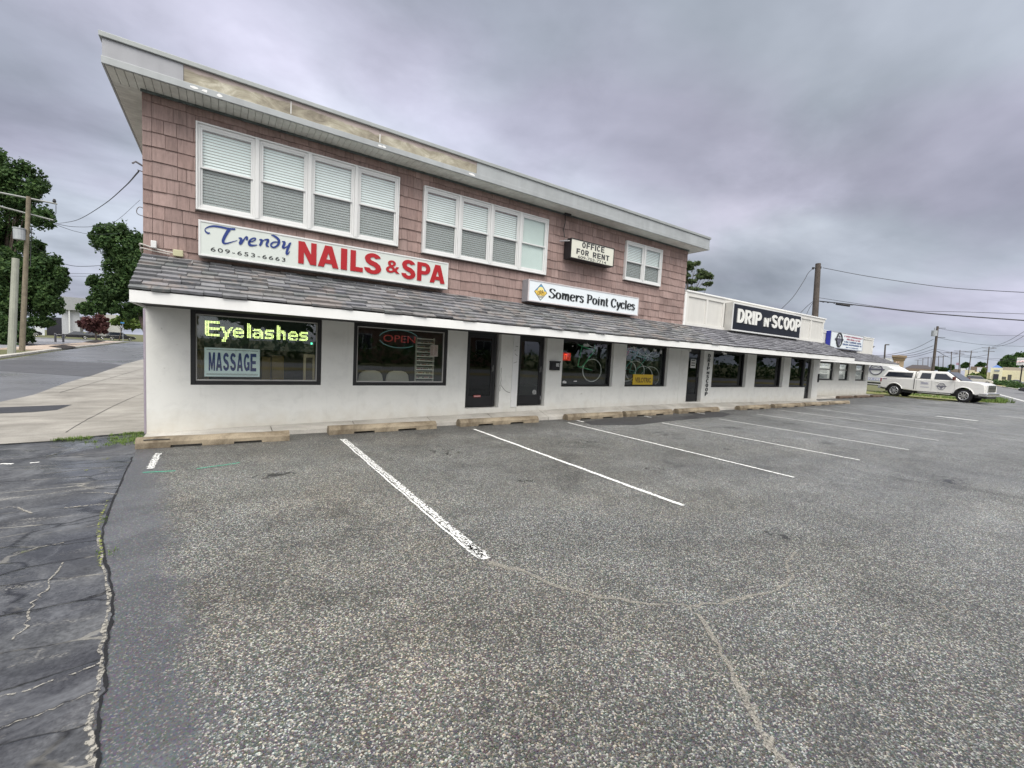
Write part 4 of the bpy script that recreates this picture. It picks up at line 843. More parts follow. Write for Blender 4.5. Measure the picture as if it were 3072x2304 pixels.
# heavy brush lettering drawn with a slanted nib
def el(cx, cy, rx, ry, a0, a1, n=9): return [(cx+rx*math.cos(math.radians(a0+(a1-a0)*i/n)), cy+ry*math.sin(math.radians(a0+(a1-a0)*i/n))) for i in range(n+1)]
GL = {'S': ([[(.72,1.10),(.70,1.28),(.52,1.38),(.30,1.36),(.16,1.20),(.17,1.02),(.32,.86),(.52,.72),(.68,.52),(.70,.30),(.56,.08),(.34,.02),(.14,.08),(.08,.30)]], .86),
 'o': ([el(.38,.5,.27,.45,90,450,14)], .80),
 'm': ([[(.04,.92),(.16,.94),(.17,.5),(.17,.04)], [(.2,.62),(.34,.92),(.48,.94),(.54,.78),(.54,.04)], [(.57,.62),(.71,.92),(.85,.94),(.91,.78),(.91,.04),(1.0,.04)]], 1.12),
 'e': ([[(.14,.50),(.40,.54),(.62,.64),(.60,.86),(.42,.98),(.22,.88),(.12,.62),(.12,.34),(.24,.08),(.44,.02),(.64,.16)]], .76),
 'r': ([[(.04,.92),(.17,.94),(.18,.5),(.18,.04)], [(.22,.6),(.34,.88),(.50,.96),(.56,.82)]], .62),
 's': ([[(.50,.78),(.42,.94),(.26,.97),(.13,.85),(.14,.70),(.30,.55),(.46,.40),(.48,.20),(.36,.04),(.18,.03),(.08,.20)]], .62),
 'P': ([[(.05,1.34),(.24,1.34),(.24,.7),(.24,.02)], [(.24,1.32),(.5,1.36),(.70,1.22),(.72,.94),(.58,.70),(.34,.62)]], .86),
 'i': ([[(.04,.92),(.17,.94),(.18,.5),(.18,.04),(.3,.02)], [(.12,1.24),(.26,1.24)]], .40),
 'n': ([[(.04,.92),(.17,.94),(.18,.5),(.18,.04)], [(.21,.62),(.36,.92),(.52,.95),(.60,.78),(.60,.04),(.7,.04)]], .80),
 't': ([[(.20,1.28),(.20,.7),(.20,.22),(.30,.03),(.44,.10)], [(.02,.92),(.42,.94)]], .52),
 'C': ([[(.74,1.02),(.70,1.26),(.52,1.38),(.30,1.30),(.14,1.02),(.11,.66),(.18,.26),(.36,.04),(.58,.06),(.76,.30)]], .86),
 'y': ([[(.06,.94),(.16,.9),(.24,.4),(.38,.10)], [(.66,.96),(.54,.5),(.38,.0),(.24,-.34),(.08,-.36)]], .72),
 'c': ([[(.56,.74),(.48,.94),(.30,.97),(.15,.78),(.11,.48),(.20,.14),(.38,.02),(.58,.18)]], .66),
 'l': ([[(.05,1.38),(.19,1.38),(.19,.7),(.19,.06),(.30,.02)]], .40)}
def brush_text(txt, x0, x1, z0, xh, y):
    st = []; cx = 0
    for ch in txt:
        if ch == ' ': cx += .36; continue
        g, adv = GL[ch]
        for s in g: st.append(([(p[0]+cx, p[1]) for p in s], .2))
        cx += adv
    sc = (x1-x0)/cx
    def fx(u, v): return x0+u*sc, z0+v*xh
    return strokes_mb(st, fx, y, .004, cal=(.10,.27,.18))
brush_text('Somers Point Cycles', 6.775, 9.99, 3.085, .165, yf).build('shop_name', INK, cyc)
# diamond emblem
cxm, czm, hw, hh = 6.517, 3.19, .205, .208
em = MB(); n = 4
em.add([(cxm-hw,yf-.001,czm),(cxm,yf-.001,czm-hh),(cxm+hw,yf-.001,czm),(cxm,yf-.001,czm+hh)], [(0,1,2,3)]); emb = em.build('emblem', plain('emblem_dark', (.03,.05,.07), .5), cyc)
s_ = .91
def dia(z0, z1, mat, nm, yy):
    z0, z1 = max(z0, -hh*s_), min(z1, hh*s_); W = lambda z: (hh*s_-abs(z))/(hh*s_)*hw*s_
    zs = [z0]+([0] if z0 < 0 < z1 else [])+[z1]; P = [(cxm-W(z), yy, czm+z) for z in zs]+[(cxm+W(z), yy, czm+z) for z in zs[::-1]]
    m = MB(); m.add(P, [tuple(range(len(P)))]); return m.build(nm, mat, emb)
dia(.03, hh, plain('emblem_blue', (.12,.33,.55), .5), 'emblem_sky', yf-.003); dia(-.085, .03, plain('emblem_yellow', (.72,.50,.10), .5), 'emblem_field', yf-.0031); dia(-hh, -.085, plain('emblem_pale', (.6,.65,.62), .5), 'emblem_road', yf-.0032)
m = MB(); P = [(cxm+.10*math.cos(math.radians(a)), yf-.004, czm+.03+.10*math.sin(math.radians(a))) for a in range(0,181,15)]; m.add(P, [tuple(range(len(P)))]); m.build('emblem_sun', plain('emblem_sun', (.85,.70,.28), .5), emb)
m = MB(); k = czm-.03
for cx_ in (-.062,.062): m.ring((cxm+cx_,yf-.006,k), .040, .0045, 'y', 24, 4)
for a, b_ in (((-.062,0),(-.025,.062)),((-.025,.062),(.045,.058)),((.045,.058),(.062,0)),((-.025,.062),(-.002,-.002)),((-.002,-.002),(.045,.058)),((-.062,0),(-.002,-.002)),((.045,.058),(.04,.08)),((.025,.082),(.06,.08)),((-.045,.075),(-.015,.075))): m.tube([(cxm+a[0],yf-.006,k+a[1]),(cxm+b_[0],yf-.006,k+b_[1])], .0045, 4)
for zz_ in (-.10,-.118,-.136): m.box(cxm-.09+abs(zz_+.10), cxm+.09-abs(zz_+.10), yf-.006, yf-.004, czm+zz_, czm+zz_+.006)
m.build('emblem_bicycle', plain('emblem_brown', (.16,.09,.02), .5), emb)
off = sign_box('office_rent_sign', 'small black cabinet sign reading OFFICE FOR RENT high on the shake wall', 7.383, 8.97, 4.17, 4.675, 8.55, .27, M_BLACK, plain('sign_face_cream', (.66,.66,.58), .35, var=.03), M_BLACK, .022)
yo = 8.55+.008; LET = plain('letter_grey', (.045,.045,.05), .5)
[q.build('letter', LET, off) for q in heavy_word('OFFICE', 7.77, 8.585, 4.49, 4.64, yo, .003, .22)+heavy_word('FOR', 7.585, 8.02, 4.305, 4.445, yo, .003, .22)+heavy_word('RENT', 8.17, 8.79, 4.305, 4.445, yo, .003, .22)]; text_mb('609-703-7714', 7.645, 8.68, 4.205, 4.275, yo, .005, .003).build('phone_number', LET, off)
m = MB(); m.tube([(7.36,8.68,4.64),(7.30,8.86,4.62)], .015, 6); m.tube([(7.38,8.6,4.60),(7.2,8.8,4.60)], .012, 6); m.build('bracket', plain('grey_metal', (.5,.5,.52), .35, .6), off)
dr = sign_box('ice_cream_shop_sign', 'large black panel reading DRIP N SCOOP in white on the white parapet', 15.19, 20.6, 2.88, 3.89, 8.55, .30, plain('sign_cabinet_pale', (.50,.49,.46), .5), plain('sign_face_black', (.010,.012,.022), .35), M_VINYL, .05)
yd = 8.55+.006; WL = plain('white_letter', (.74,.74,.71), .45, var=.05)
[q.build('letter', WL, dr) for q in heavy_word('DRIP', 15.50, 17.20, 3.19, 3.69, yd, .03)]; heavy_mb('N', 17.43, 17.78, 3.19, 3.53, yd, .03).build('letter', WL, dr); heavy_mb('I', 17.86, 17.92, 3.42, 3.56, yd, .03).build('apostrophe', WL, dr); [q.build('letter', WL, dr) for q in heavy_word('SCOOP', 18.02, 20.50, 3.185, 3.70, yd, .03, .07)]
m = MB(); m.box(15.4,15.43,8.56,8.58,3.2,3.23); m.build('lettering', WL, dr)
m = MB(); m.tube([(17.2,8.62,2.88),(16.9,8.8,2.80)], .015); m.box(15.6,20.4,8.6,8.84,2.845,2.879); m.build('bracket', plain('bracket_dark', (.06,.06,.06), .6), dr)
vs = thing('vertical_shop_lettering', 'black letters reading DRIP N SCOOP running down the pier beside the black shop door', 'lettering', (14.45, D-.005, .4))
z = 1.99
for ch, h in (('D',.15),('R',.15),('I',.14),('P',.15),(None,.02),("N'",.11),(None,.0),('S',.15),('C',.15),('O',.15),('O',.15),('P',.15)):
    if ch is None: z -= h; continue
    w_ = .07 if ch == 'I' else .16
    heavy_mb(ch[0], 14.46-w_/2, 14.46+w_/2, z-h+.015, z, D-.003, .008).build('letter', INK, vs); z -= h+.006
os_ = sign_box('office_sign', 'white lightbox with blue end, round emblem and small print on the set back office', 29.55, 34.6, 2.94, 3.93, 10.62, .26, plain('cabinet_blue', (.02,.03,.30), .4), M_SFW, plain('sign_rim_grey', (.35,.37,.42), .5), .05)
yy = 10.628; m = MB()
m.ring((30.75,yy-.004,3.46), .40, .05, 'y', 32, 6); m.build('emblem_ring', INK, os_)
m = MB(); m.prism([(30.15,3.40),(31.35,3.40),(31.42,3.52),(31.3,3.56),(30.2,3.56),(30.1,3.5)], yy-.012, yy-.006, 'y'); m.prism([(30.45,3.38),(31.05,3.38),(30.75,3.02)], yy-.012, yy-.006, 'y')
m.tube([(30.4,yy-.01,3.58),(30.65,yy-.01,3.72),(30.8,yy-.01,3.62),(31.0,yy-.01,3.70)], .03, 5); m.build('emblem_shape', plain('emblem_slate', (.10,.10,.14), .5), os_)
pr = plain('print_red', (.35,.12,.16), .5); pb = plain('print_blue', (.08,.12,.25), .5)
# the small print on this sign cannot be read in the photograph: rows of word-like blocks
rr = random.Random(2)
def blocks(x0, x1, z0, z1, y):
    m = MB(); x = x0
    while x < x1:
        w_ = rr.uniform(.05,.11); m.box(x, min(x+w_, x1), y-.004, y, z0+rr.uniform(0,.01), z1-rr.uniform(0,.02)); x += w_+.03+(.08 if rr.random() < .15 else 0)
    return m
for (a, b_, z0, z1, mt) in ((31.5,34.45,3.68,3.79,pr),(31.9,34.1,3.51,3.62,pr),(31.55,34.3,3.35,3.46,pb),(31.35,34.4,3.19,3.30,pb),(31.9,33.9,3.04,3.11,pb)): blocks(a, b_, z0, z1, yy-.002).build('printed_line', mt, os_)
mb_ = thing('mail_box', 'small black wall mailbox with white house number beside the bicycle shop door', 'mailbox', (7.33, D, 1.25))
xa, za = onY(1653, 1084, D-.06); xb, zb = onY(1676, 1111, D-.06)
MB().box(xa, xb, D-.11, D-.001, zb, za-.02).build('box', M_BLACK, mb_, bevel=.008); m = MB(); m.box(xa-.01, xb+.012, D-.125, D-.001, za-.02, za+.012); m.build('lid', M_BLACK, mb_, bevel=.006)
text_mb('802', (xa+xb)/2-.0, xb-.03, zb+.10, zb+.19, D-.1105, .03, .003).build('house_number', M_VINYL, mb_)
xa, za = onY(1,1,9)
# ------------------------------------------------------------------ things behind the shop glass
YI = D+.2
led = thing('led_sign', 'green yellow LED sign spelling Eyelashes inside the first shop window', 'LED sign', (.4, YI+.06, 1.4))
xa, za = onY(600, 925, YI); xb, zb = onY(930, 1036, YI)
MB().box(xa, xb+.05, YI+.012, YI+.06, 1.475, 2.07).build('panel', plain('led_panel', (.006,.018,.010), .5), led)
BM = {'E': ["1111111111","1111111111","1110000000","1110000000","1110000000","1111111111","1111111111","1110000000","1110000000","1110000000","1111111111","0111111111"],
 'y': ["0"]*4+["111000011","011000110","011001110","001101100","001111100","000111000","000111000","000111000","001110000","001110000","011100000","011100000"],
 'e': ["0"]*4+["00111100","01111110","11000011","11111111","11111111","11000000","11110011","01111110"],
 'l': ["110","111","111","111","111","111","111","111","111","111","111","111"],
 'a': ["0"]*4+["01111100","11111110","00000111","01111111","11100111","11000111","11111111","01111011"],
 's': ["0"]*4+["0111111","1111111","1100000","1111110","0111111","0000011","1111111","1111110"],
 'h': ["1100000","1110000","1110000","1110000","1111110","1111111","1110111","1110011","1110011","1110011","1110011","1110011"]}
x0, ztop = onY(614, 961, YI); x1, _ = onY(924, 1005, YI)
seq = [('E',0),('y',10.3),('e',19),('l',29),('a',33),('s',42),('h',51),('e',60),('s',69)]; tot = 76
pit = (x1-x0)/tot; m = MB()
for ch, c0 in seq:
    for rI, row in enumerate(BM[ch]):
        for cI, q in enumerate(row):
            if q == '1':
                cx, cz = x0+(c0+cI+.5)*pit, ztop-(rI+.5)*pit*1.03; a = pit*.42
                m.add([(cx-a,YI,cz),(cx,YI,cz-a),(cx+a,YI,cz),(cx,YI,cz+a)], [(0,1,2,3)])
m.build('led_letters', emit('led_glow', (.74,.88,.30), 1.8), led)
m = MB(); xx, zz_ = onY(934, 1031, YI); m.box(xx-.01, xx+.02, YI, YI+.01, zz_-.015, zz_+.02); m.build('indicator', emit('led_green', (.1,.9,.5), 1.2), led)
mas = thing('massage_sign', 'pale sheet sign reading MASSAGE in dark blue letters taped low inside the first window', 'sign', (.2, D+.085, 1.0))
xa, za = onY(613, 1040, D+.075); xb, zb = onY(779, 1131, D+.075)
MB().box(xa, xb, D+.074, D+.080, zb+.0, za-.01).build('sheet', plain('sheet_mint', (.80,.90,.90), .5, var=.04), mas)
m = MB()
for a in (.030, .046): m.box(xa+.03, xb-.03, D+.071, D+.0735, zb+a, zb+a+.005)
m.box(xa+.03, xb-.03, D+.071, D+.0735, za-.045, za-.039); m.build('rule', INK, mas)
[q.build('letter', plain('sign_navy', (.015,.04,.20), .4), mas) for q in heavy_word('MASSAGE', xa+.06, xb-.055, zb+.10, za-.09, D+.0735, .003, .13)]
TAN = plain('tan_curtain', (.36,.27,.17), .9, var=.15, scale=6); m = MB()
def drape(x0, x1, z0, z1, y):
    n = 14; 
    for i in range(n):
        a, b = x0+(x1-x0)*i/n, x0+(x1-x0)*(i+1)/n; ya, yb = y+.03*(i % 2), y+.03*((i+1) % 2); m.add([(a,ya,z0),(b,yb,z0),(b,yb,z1),(a,ya,z1)], [(0,1,2,3)])
drape(-.36, -.27, 1.45, 2.05, D+.2); drape(-.36, -.20, .9, 1.42, D+.2); tag(m.build('curtain', TAN), 'tan curtain strip at the left edge inside the first shop window', 'curtain')
m = MB(); m.box(-.22,-.18,D+.24,D+.30,.5,1.5); m.box(1.34,1.37,D+.3,D+.36,.5,1.42); m.box(1.50,1.54,D+.3,D+.36,.5,1.42); m.box(1.37,1.50,D+.3,D+.36,1.36,1.42); m.build('x', TAN)
bpy.data.objects.remove(bpy.data.objects['x'])
pf = thing('picture_frame', 'tan wooden framed menu standing inside the right edge of the first window', 'picture frame', (1.43, D+.33, .5))
m = MB(); m.box(1.30,1.34,D+.3,D+.36,.5,1.42); m.box(1.46,1.50,D+.3,D+.36,.5,1.42); m.box(1.34,1.46,D+.3,D+.36,1.36,1.42); m.build('frame', plain('pale_wood', (.48,.38,.24), .6), pf); MB().box(1.34,1.46,D+.33,D+.34,.5,1.36).build('menu', plain('menu_dark', (.09,.07,.05), .6), pf)
m = MB(); xa, _ = onY(788, 1100, D+.8); xb, _ = onY(815, 1100, D+.8)
cb = thing('cabinet', 'pair of mustard wooden cabinets standing behind the MASSAGE sign', 'cabinet', (xa, D+.9, .3))
MB().box(xa-.02, xa+.13, D+.75, D+1.1, .3, 1.33).build('cabinet_door', plain('mustard_wood', (.30,.20,.06), .6), cb, bevel=.01); MB().box(xa+.15, xa+.36, D+.72, D+1.1, .3, 1.36).build('cabinet_door', plain('mustard_wood', (.30,.20,.06), .6), cb, bevel=.01)
# waiting chairs
def wchair(x, label):
    c = thing('waiting_chair', label, 'chair', (x, D+.65, .3), 0, 'waiting chairs in the nail salon window')
    P = []; w_ = .265
    pts = [(-w_,.45),(-w_,.62),(-w_*.93,.72),(-w_*.72,.79),(-w_*.35,.82),(w_*.35,.82),(w_*.72,.79),(w_*.93,.72),(w_,.62),(w_,.45)]
    MB().prism(pts, -.06, 0, 'y').build('backrest', plain('beige_vinyl', (.62,.56,.46), .5), c, local=True, bevel=.02)
    MB().box(-.25,.25,0,.45,.38,.46).build('seat', plain('beige_vinyl', (.62,.56,.46), .5), c, local=True, bevel=.02)
    for sx in (-.22,.22):
        for sy in (.03,.42): MB().tube([(sx,sy,0),(sx,sy,.39)], .014, 6).build('leg', BLK, c, local=True)
BLK = M_BLACK
wchair(2.68, 'beige chair back showing low in the second shop window, left of the pair'); wchair(3.28, 'beige chair back showing low in the second shop window, right of the pair')
rk = thing('polish_rack', 'white tiered rack of nail polish bottles inside the second shop window', 'display rack', (3.9, D+.32, .8))
xa, _ = onY(1247, 1100, D+.30); xb, _ = onY(1299, 1100, D+.30); m = MB(); zs = [.88+.098*i for i in range(11)]
for z in zs: m.box(xa, xb, D+.26, D+.34, z-.008, z+.004); m.box(xa, xb, D+.255, D+.26, z-.008, z+.018)
m.box(xa-.006, xa, D+.26, D+.35, .86, 1.9); m.box(xb, xb+.006, D+.26, D+.35, .86, 1.9); m.build('shelf_frame', plain('rack_white', (.66,.64,.55), .5), rk)
rr = random.Random(3); cols = [('bottle_red', (.35,.05,.05)),('bottle_pink', (.5,.25,.25)),('bottle_amber', (.30,.14,.05)),('bottle_dark', (.05,.03,.03)),('bottle_cream', (.55,.5,.4))]
bms = [MB() for _ in cols]; caps = MB()
for z in zs[:-1]:
    x = xa+.02
    while x < xb-.015:
        k = rr.randrange(5); bms[k].box(x-.010, x+.010, D+.285, D+.305, z+.004, z+.035); caps.box(x-.005, x+.005, D+.29, D+.30, z+.035, z+.065); x += .029
for (n_, c_), b_ in zip(cols, bms):
    o = b_.build('polish_bottles', plain(n_, c_, .2), rk); o['kind'] = 'stuff'
caps.build('bottle_caps', plain('cap_pale', (.5,.48,.42), .4), rk)['kind'] = 'stuff'
xa, za = onY(1291, 1034, D+.07); xb, zb = onY(1313, 1070, D+.07); pl_ = thing('price_list', 'pinkish price list sheet taped on the second shop window beside the polish rack', 'poster', (xa, D+.07, zb))
MB().box(xa, xb, D+.068, D+.072, zb, za).build('sheet', plain('pink_sheet', (.58,.45,.43), .6), pl_); rr = random.Random(5); m = MB()
for i in range(11):
    for s0, s1 in ((.06,.45),(.53,.94)): m.box(xa+(xb-xa)*s0, xa+(xb-xa)*(s1-rr.uniform(0,.12)), D+.0665, D+.0678, zb+.035+i*.018, zb+.041+i*.018)
m.build('printed_line', plain('print_wine', (.30,.10,.10), .6), pl_)
# open sign: tubes with a faint glow put into the material
op = thing('open_sign', 'dim red OPEN neon sign with pale blue oval tube in the second shop window', 'neon sign', (3.2, D+.2, 1.7)); yo = D+.18
xa, za = onY(1150, 1003, yo); xb, zb = onY(1245, 1030, yo)
text_mb('OPEN', xa, xb, zb, za, yo, .0, .02).build('lettering', emit('neon_red', (.22,.02,.015), .16), op)
m = MB(); cx, cz = (xa+xb)/2, (za+zb)/2; m.tube([Vector((cx+(xb-xa)*.62*math.cos(math.radians(a)), yo, cz+.19*math.sin(math.radians(a)))) for a in range(25,175,8)], .008, 5); m.tube([Vector((cx+(xb-xa)*.62*math.cos(math.radians(a)), yo, cz+.19*math.sin(math.radians(a)))) for a in range(195,320,8)], .008, 5); m.build('oval_tube', emit('neon_blue', (.10,.22,.22), .16), op)
# ---- bicycles hung in the next two windows
def bicycle(label, loc, rz, frame_c):
    b = thing('bicycle', label, 'bicycle', loc, rz, 'bicycles hanging in the bicycle shop windows')
    # local: rear wheel axle at origin, bicycle hangs down -Z; X is its height axis
    R_ = .335
    for nm, z in (('wheel', 0), ('wheel', -1.03)):
        w_ = MB(); w_.ring((0,0,z), R_, .013, 'y', 40, 6); o = w_.build(nm, plain('rim_silver', (.85,.85,.83), .5), b, local=True)
        s = MB()
        for k in range(18):
            a = k*math.pi/9+.1; s.tube([(0,.01*(-1)**k,z),(R_*math.cos(a),0,z+R_*math.sin(a))], .0010, 3)
        s.cyl((0,0,z), .02, .08, 'y', 10); s.build('spokes', plain('spoke_grey', (.10,.10,.10), .4, .5), o)
    F = plain('bike_'+frame_c[0], frame_c[1], .35, var=.03, coat=.5); f = MB()
    bb = (-.05,0,-.43); hd = (.52,0,-.93); st = (.42,0,-.33); hb = (.38,0,-.95)
    for a, c, r_ in ((bb,hb,.022),(st,hd,.018),(bb,st,.018),((0,0,0),bb,.012),((0,0,0),st,.010),(hd,hb,.022),(hb,(0,0,-1.03),.014),(st,(.60,0,-.28),.015)): f.tube([a, c], r_, 8)
    f.build('frame', F, b, local=True)
    MB().tube([(.55,-.26,-1.0),(.58,-.12,-.95),(.58,0,-.92),(.58,.12,-.95),(.55,.26,-1.0)], .012, 6).build('handlebar', plain('bar_dark', (.12,.12,.12), .4), b, local=True)
    MB().hexa([(.60,-.07,-.14),(.60,.07,-.14),(.60,.02,-.42),(.60,-.02,-.42),(.64,-.07,-.14),(.64,.07,-.14),(.63,.02,-.42),(.63,-.02,-.42)]).build('saddle', M_BLACK, b, local=True, bevel=.01)
    c = MB(); c.ring(bb, .09, .007, 'y', 24, 5); c.tube([bb,(.02,-.04,-.58)], .010, 5); c.tube([bb,(-.12,.04,-.28)], .010, 5); c.build('crankset', plain('spoke_silver', (.55,.55,.55), .35, .4), b, local=True)
def wc(x, y, Y): a, b = onY(x, y, Y); return (a, Y, b+1.03)
bicycle('green bicycle hanging nose down in the bicycle shop window nearest the mailbox', wc(1776,1111,D+.45), math.radians(172), ('green', (.10,.50,.24)))
bicycle('red bicycle hanging nose down at the left of the window with the yellow sign', wc(1879,1112,D+.42), math.radians(160), ('red', (.5,.04,.06)))
bicycle('teal bicycle hanging second from the left in the window with the yellow sign', wc(1905,1114,D+.46), math.radians(160), ('teal', (.05,.28,.28)))
bicycle('sea green bicycle hanging third from the left in the window with the yellow sign', wc(1930,1129,D+.50), math.radians(160), ('sea', (.06,.34,.26)))
bicycle('dark green bicycle hanging at the right edge of the window with the yellow sign', wc(1951,1130,D+.54), math.radians(160), ('dkgreen', (.03,.13,.08)))
vt = thing('velotric_board', 'yellow board reading VELOTRIC at the foot of the second bicycle shop window', 'sign', (11.2, D+.13, .86)); vt.name = 'yellow_board'; OFF[vt.name] = OFF['velotric_board']
xa, za = onY(1899, 1130, D+.14); xb, zb = onY(1956.5, 1157, D+.14)
MB().box(xa, xb, D+.135, D+.148, .84, .84+.35).build('board', plain('board_yellow', (.62,.42,.03), .5, var=.03), vt); text_mb('VELOTRIC', xa+.10, xb-.09, .93, 1.09, D+.134, .025, .002).build('lettering', plain('board_ink', (.12,.07,.02), .5), vt)
rs = thing('red_window_sign', 'small red lit sign inside the left edge of the first bicycle shop window', 'sign', (7.75, D+.3, 1.4))
xa, za = onY(1690, 1058, D+.28); xb, zb = onY(1711, 1082, D+.28); MB().box(xa, xb, D+.28, D+.31, zb, za).build('panel', emit('red_panel', (.55,.02,.01), .30), rs); m = MB(); m.box(xa+.05,xa+.07,D+.276,D+.279,zb+.04,za-.04); m.box(xa+.12,xa+.14,D+.276,D+.279,zb+.04,za-.04); m.box(xa+.05,xa+.14,D+.276,D+.279,za-.06,za-.04); m.build('tube', emit('red_tube', (.9,.12,.05), .5), rs)
st = thing('window_sticker', 'row of small white stickers and decals on the first bicycle shop window', 'sticker', (7.7, D+.15, .9)); yg = D+.148
m = MB()
for a, b_ in ((( 1751,1031),(1767,1040)),((1716,1037),(1720,1040))):
    xa, za = onY(*a, yg); xb, zb = onY(*b_, yg); n = 5
    for k in range(n): m.box(xa+(xb-xa)*k/n, xa+(xb-xa)*(k+.75)/n, yg-.003, yg, zb, za)
m.build('decal', M_VINYL, st); xa, za = onY(1792, 1034, yg); xb, zb = onY(1821, 1043, yg); text_mb('Ford 330', xa, xb, zb, za+.02, yg, .02, .002).build('lettering', plain('decal_lilac', (.4,.4,.55), .5), st)
xa, za = onY(1688, 1139, yg); xb, zb = onY(1699, 1150, yg); m = MB(); m.add([(xa,yg,zb),(xb,yg,zb),(xb,yg,zb+.05),(xa+.06,yg,zb+.07),(xa+.09,yg,za),(xa+.05,yg,za-.03),(xa,yg,zb+.06)], [(0,1,2,3,4,5,6)]); xa, za = onY(1721, 1142, yg); m.box(xa, xa+.12, yg-.002, yg, za-.03, za); m.build('decal', M_VINYL, st)
st2 = thing('window_sticker', 'three small white price tags high in the window with the yellow sign', 'sticker', (10.9, D+.15, 1.9)); m = MB()
for a, b_ in (((1901,1041),(1906,1050)),((1931,1045),(1939,1052)),((1962,1048),(1969,1055)),((1981,1051),(1985,1062))):
    xa, za = onY(*a, yg); xb, zb = onY(*b_, yg); m.box(xa, xb, yg-.003, yg, zb, za)
m.build('tag', M_VINYL, st2)
nt_ = thing('paper_notice', 'white paper notice taped inside the glass of the black shop door by the vertical lettering', 'poster', (13.6, D+.1, 1.5)); xa, za = onY(2073, 1078, D+.09); xb, zb = onY(2086, 1104, D+.09)
MB().box(xa, xb, D+.088, D+.092, zb, za).build('sheet', plain('paper', (.62,.62,.60), .7), nt_); m = MB()
for k in range(4): m.box(xa+.04, xb-.04, D+.085, D+.0875, zb+.07+k*.085, zb+.105+k*.085)
m.build('printed_line', INK, nt_)
# ------------------------------------------------------------------ parking blocks
def block(x0, x1, yf, rz, label, cut=True, h=.15, y2=None):
    L = x1-x0; t_ = bpy.data.objects
    m = MB(); d_ = .21
    prof = [(0,0),(0,.085),(.035,.135),(.075,h),(.135,h),(.175,.135),(d_,.085),(d_,0)]
    def seg(a, b, zb, yb=0):
        pr_ = [(max(u, yb) if v < .001 else u, max(v, zb)) for u, v in prof] if zb else prof
        pr_ = [(u, max(v, zb)) for u, v in prof]; m.prism(pr_, a, b, 'x')
    c1, c2, nw = L*.30, L*.70, .19
    seg(0, c1-nw, 0); seg(c1-nw, c1+nw, .035); seg(c1+nw, c2-nw, 0); seg(c2-nw, c2+nw, .035); seg(c2+nw, L, 0)
    bm_ = m; o = bm_.build('parking_block', M_STOP); 
    bmx = bmesh.new(); bmx.from_mesh(o.data); bmesh.ops.remove_doubles(bmx, verts=bmx.verts, dist=.0005)
    for v in bmx.verts:
        n_ = math.sin(v.co.x*9.1+v.co.y*31+x0*7)*.004+math.sin(v.co.x*23+v.co.z*40)*.003; v.co.y += n_; v.co.z += n_*.6 if v.co.z > .05 else 0
    bmx.to_mesh(o.data); bmx.free()
    o.location = (x0, yf, .001); o.rotation_euler = (0,0,rz); bv = o.modifiers.new('b', 'BEVEL'); bv.width = .012; bv.segments = 2; bv.limit_method = 'ANGLE'; bv.angle_limit = math.radians(30)
    tag(o, label, 'parking block', 'concrete parking blocks along the shopfront'); return o
BL = [(-1.04,.93,7.99,-.035,'chipped concrete parking block at the left corner of the building, nearest the driveway'),
 (1.60,3.70,8.19,.0,'concrete parking block below the second nail salon window, with the worn double line in front'),
 (4.27,6.40,8.22,0,'concrete parking block in front of the two black doors beside the nail salon'),
 (7.36,9.43,8.23,0,'concrete parking block below the window with the green bicycle'),
 (9.58,11.72,8.24,0,'concrete parking block below the window with the yellow VELOTRIC board'),
 (12.02,14.34,8.24,0,'concrete parking block in front of the black door with the paper notice'),
 (15.70,17.93,8.24,0,'concrete parking block below the big dark window right of the vertical lettering'),
 (18.34,20.97,8.25,0,'concrete parking block below the fourth dark window, left of the corner door'),
 (21.13,23.63,8.27,0,'concrete parking block in front of the corner door of the one storey shop'),
 (23.74,26.1,8.28,0,'last concrete parking block, standing past the corner of the one storey shop')]
for b_ in BL: block(*b_)
for i, (x0, lab) in enumerate(((29.6,'dark stained parking block against the set back office, leftmost of three'),(32.3,'dark stained parking block against the set back office, middle of three'),(35.0,'dark stained parking block against the set back office, nearest the pickup'))):
    o = block(x0, x0+2.1, 9.9, 0, lab); o['group'] = 'dark parking blocks by the office'; o.data.materials[0] = plain('stained_concrete', (.10,.07,.05), .8)
m = MB(); m.box(23.9, 37.2, 10.1, 10.9, -.01, .08); struct('office_sidewalk', m, M_WALK)
# chipped corner piece on the first block
m = MB(); m.tube([(-.95,8.0,.128),(-.8,7.995,.132),(-.65,7.99,.125)], .007, 5); o = m.build('crack', M_BLACK); blk = bpy.data.objects['parking_block']; o.parent = blk; o.matrix_parent_inverse = (Matrix.Translation(Vector((-1.04,7.99,.001)))@Matrix.Rotation(-.035,4,'Z')).inverted()
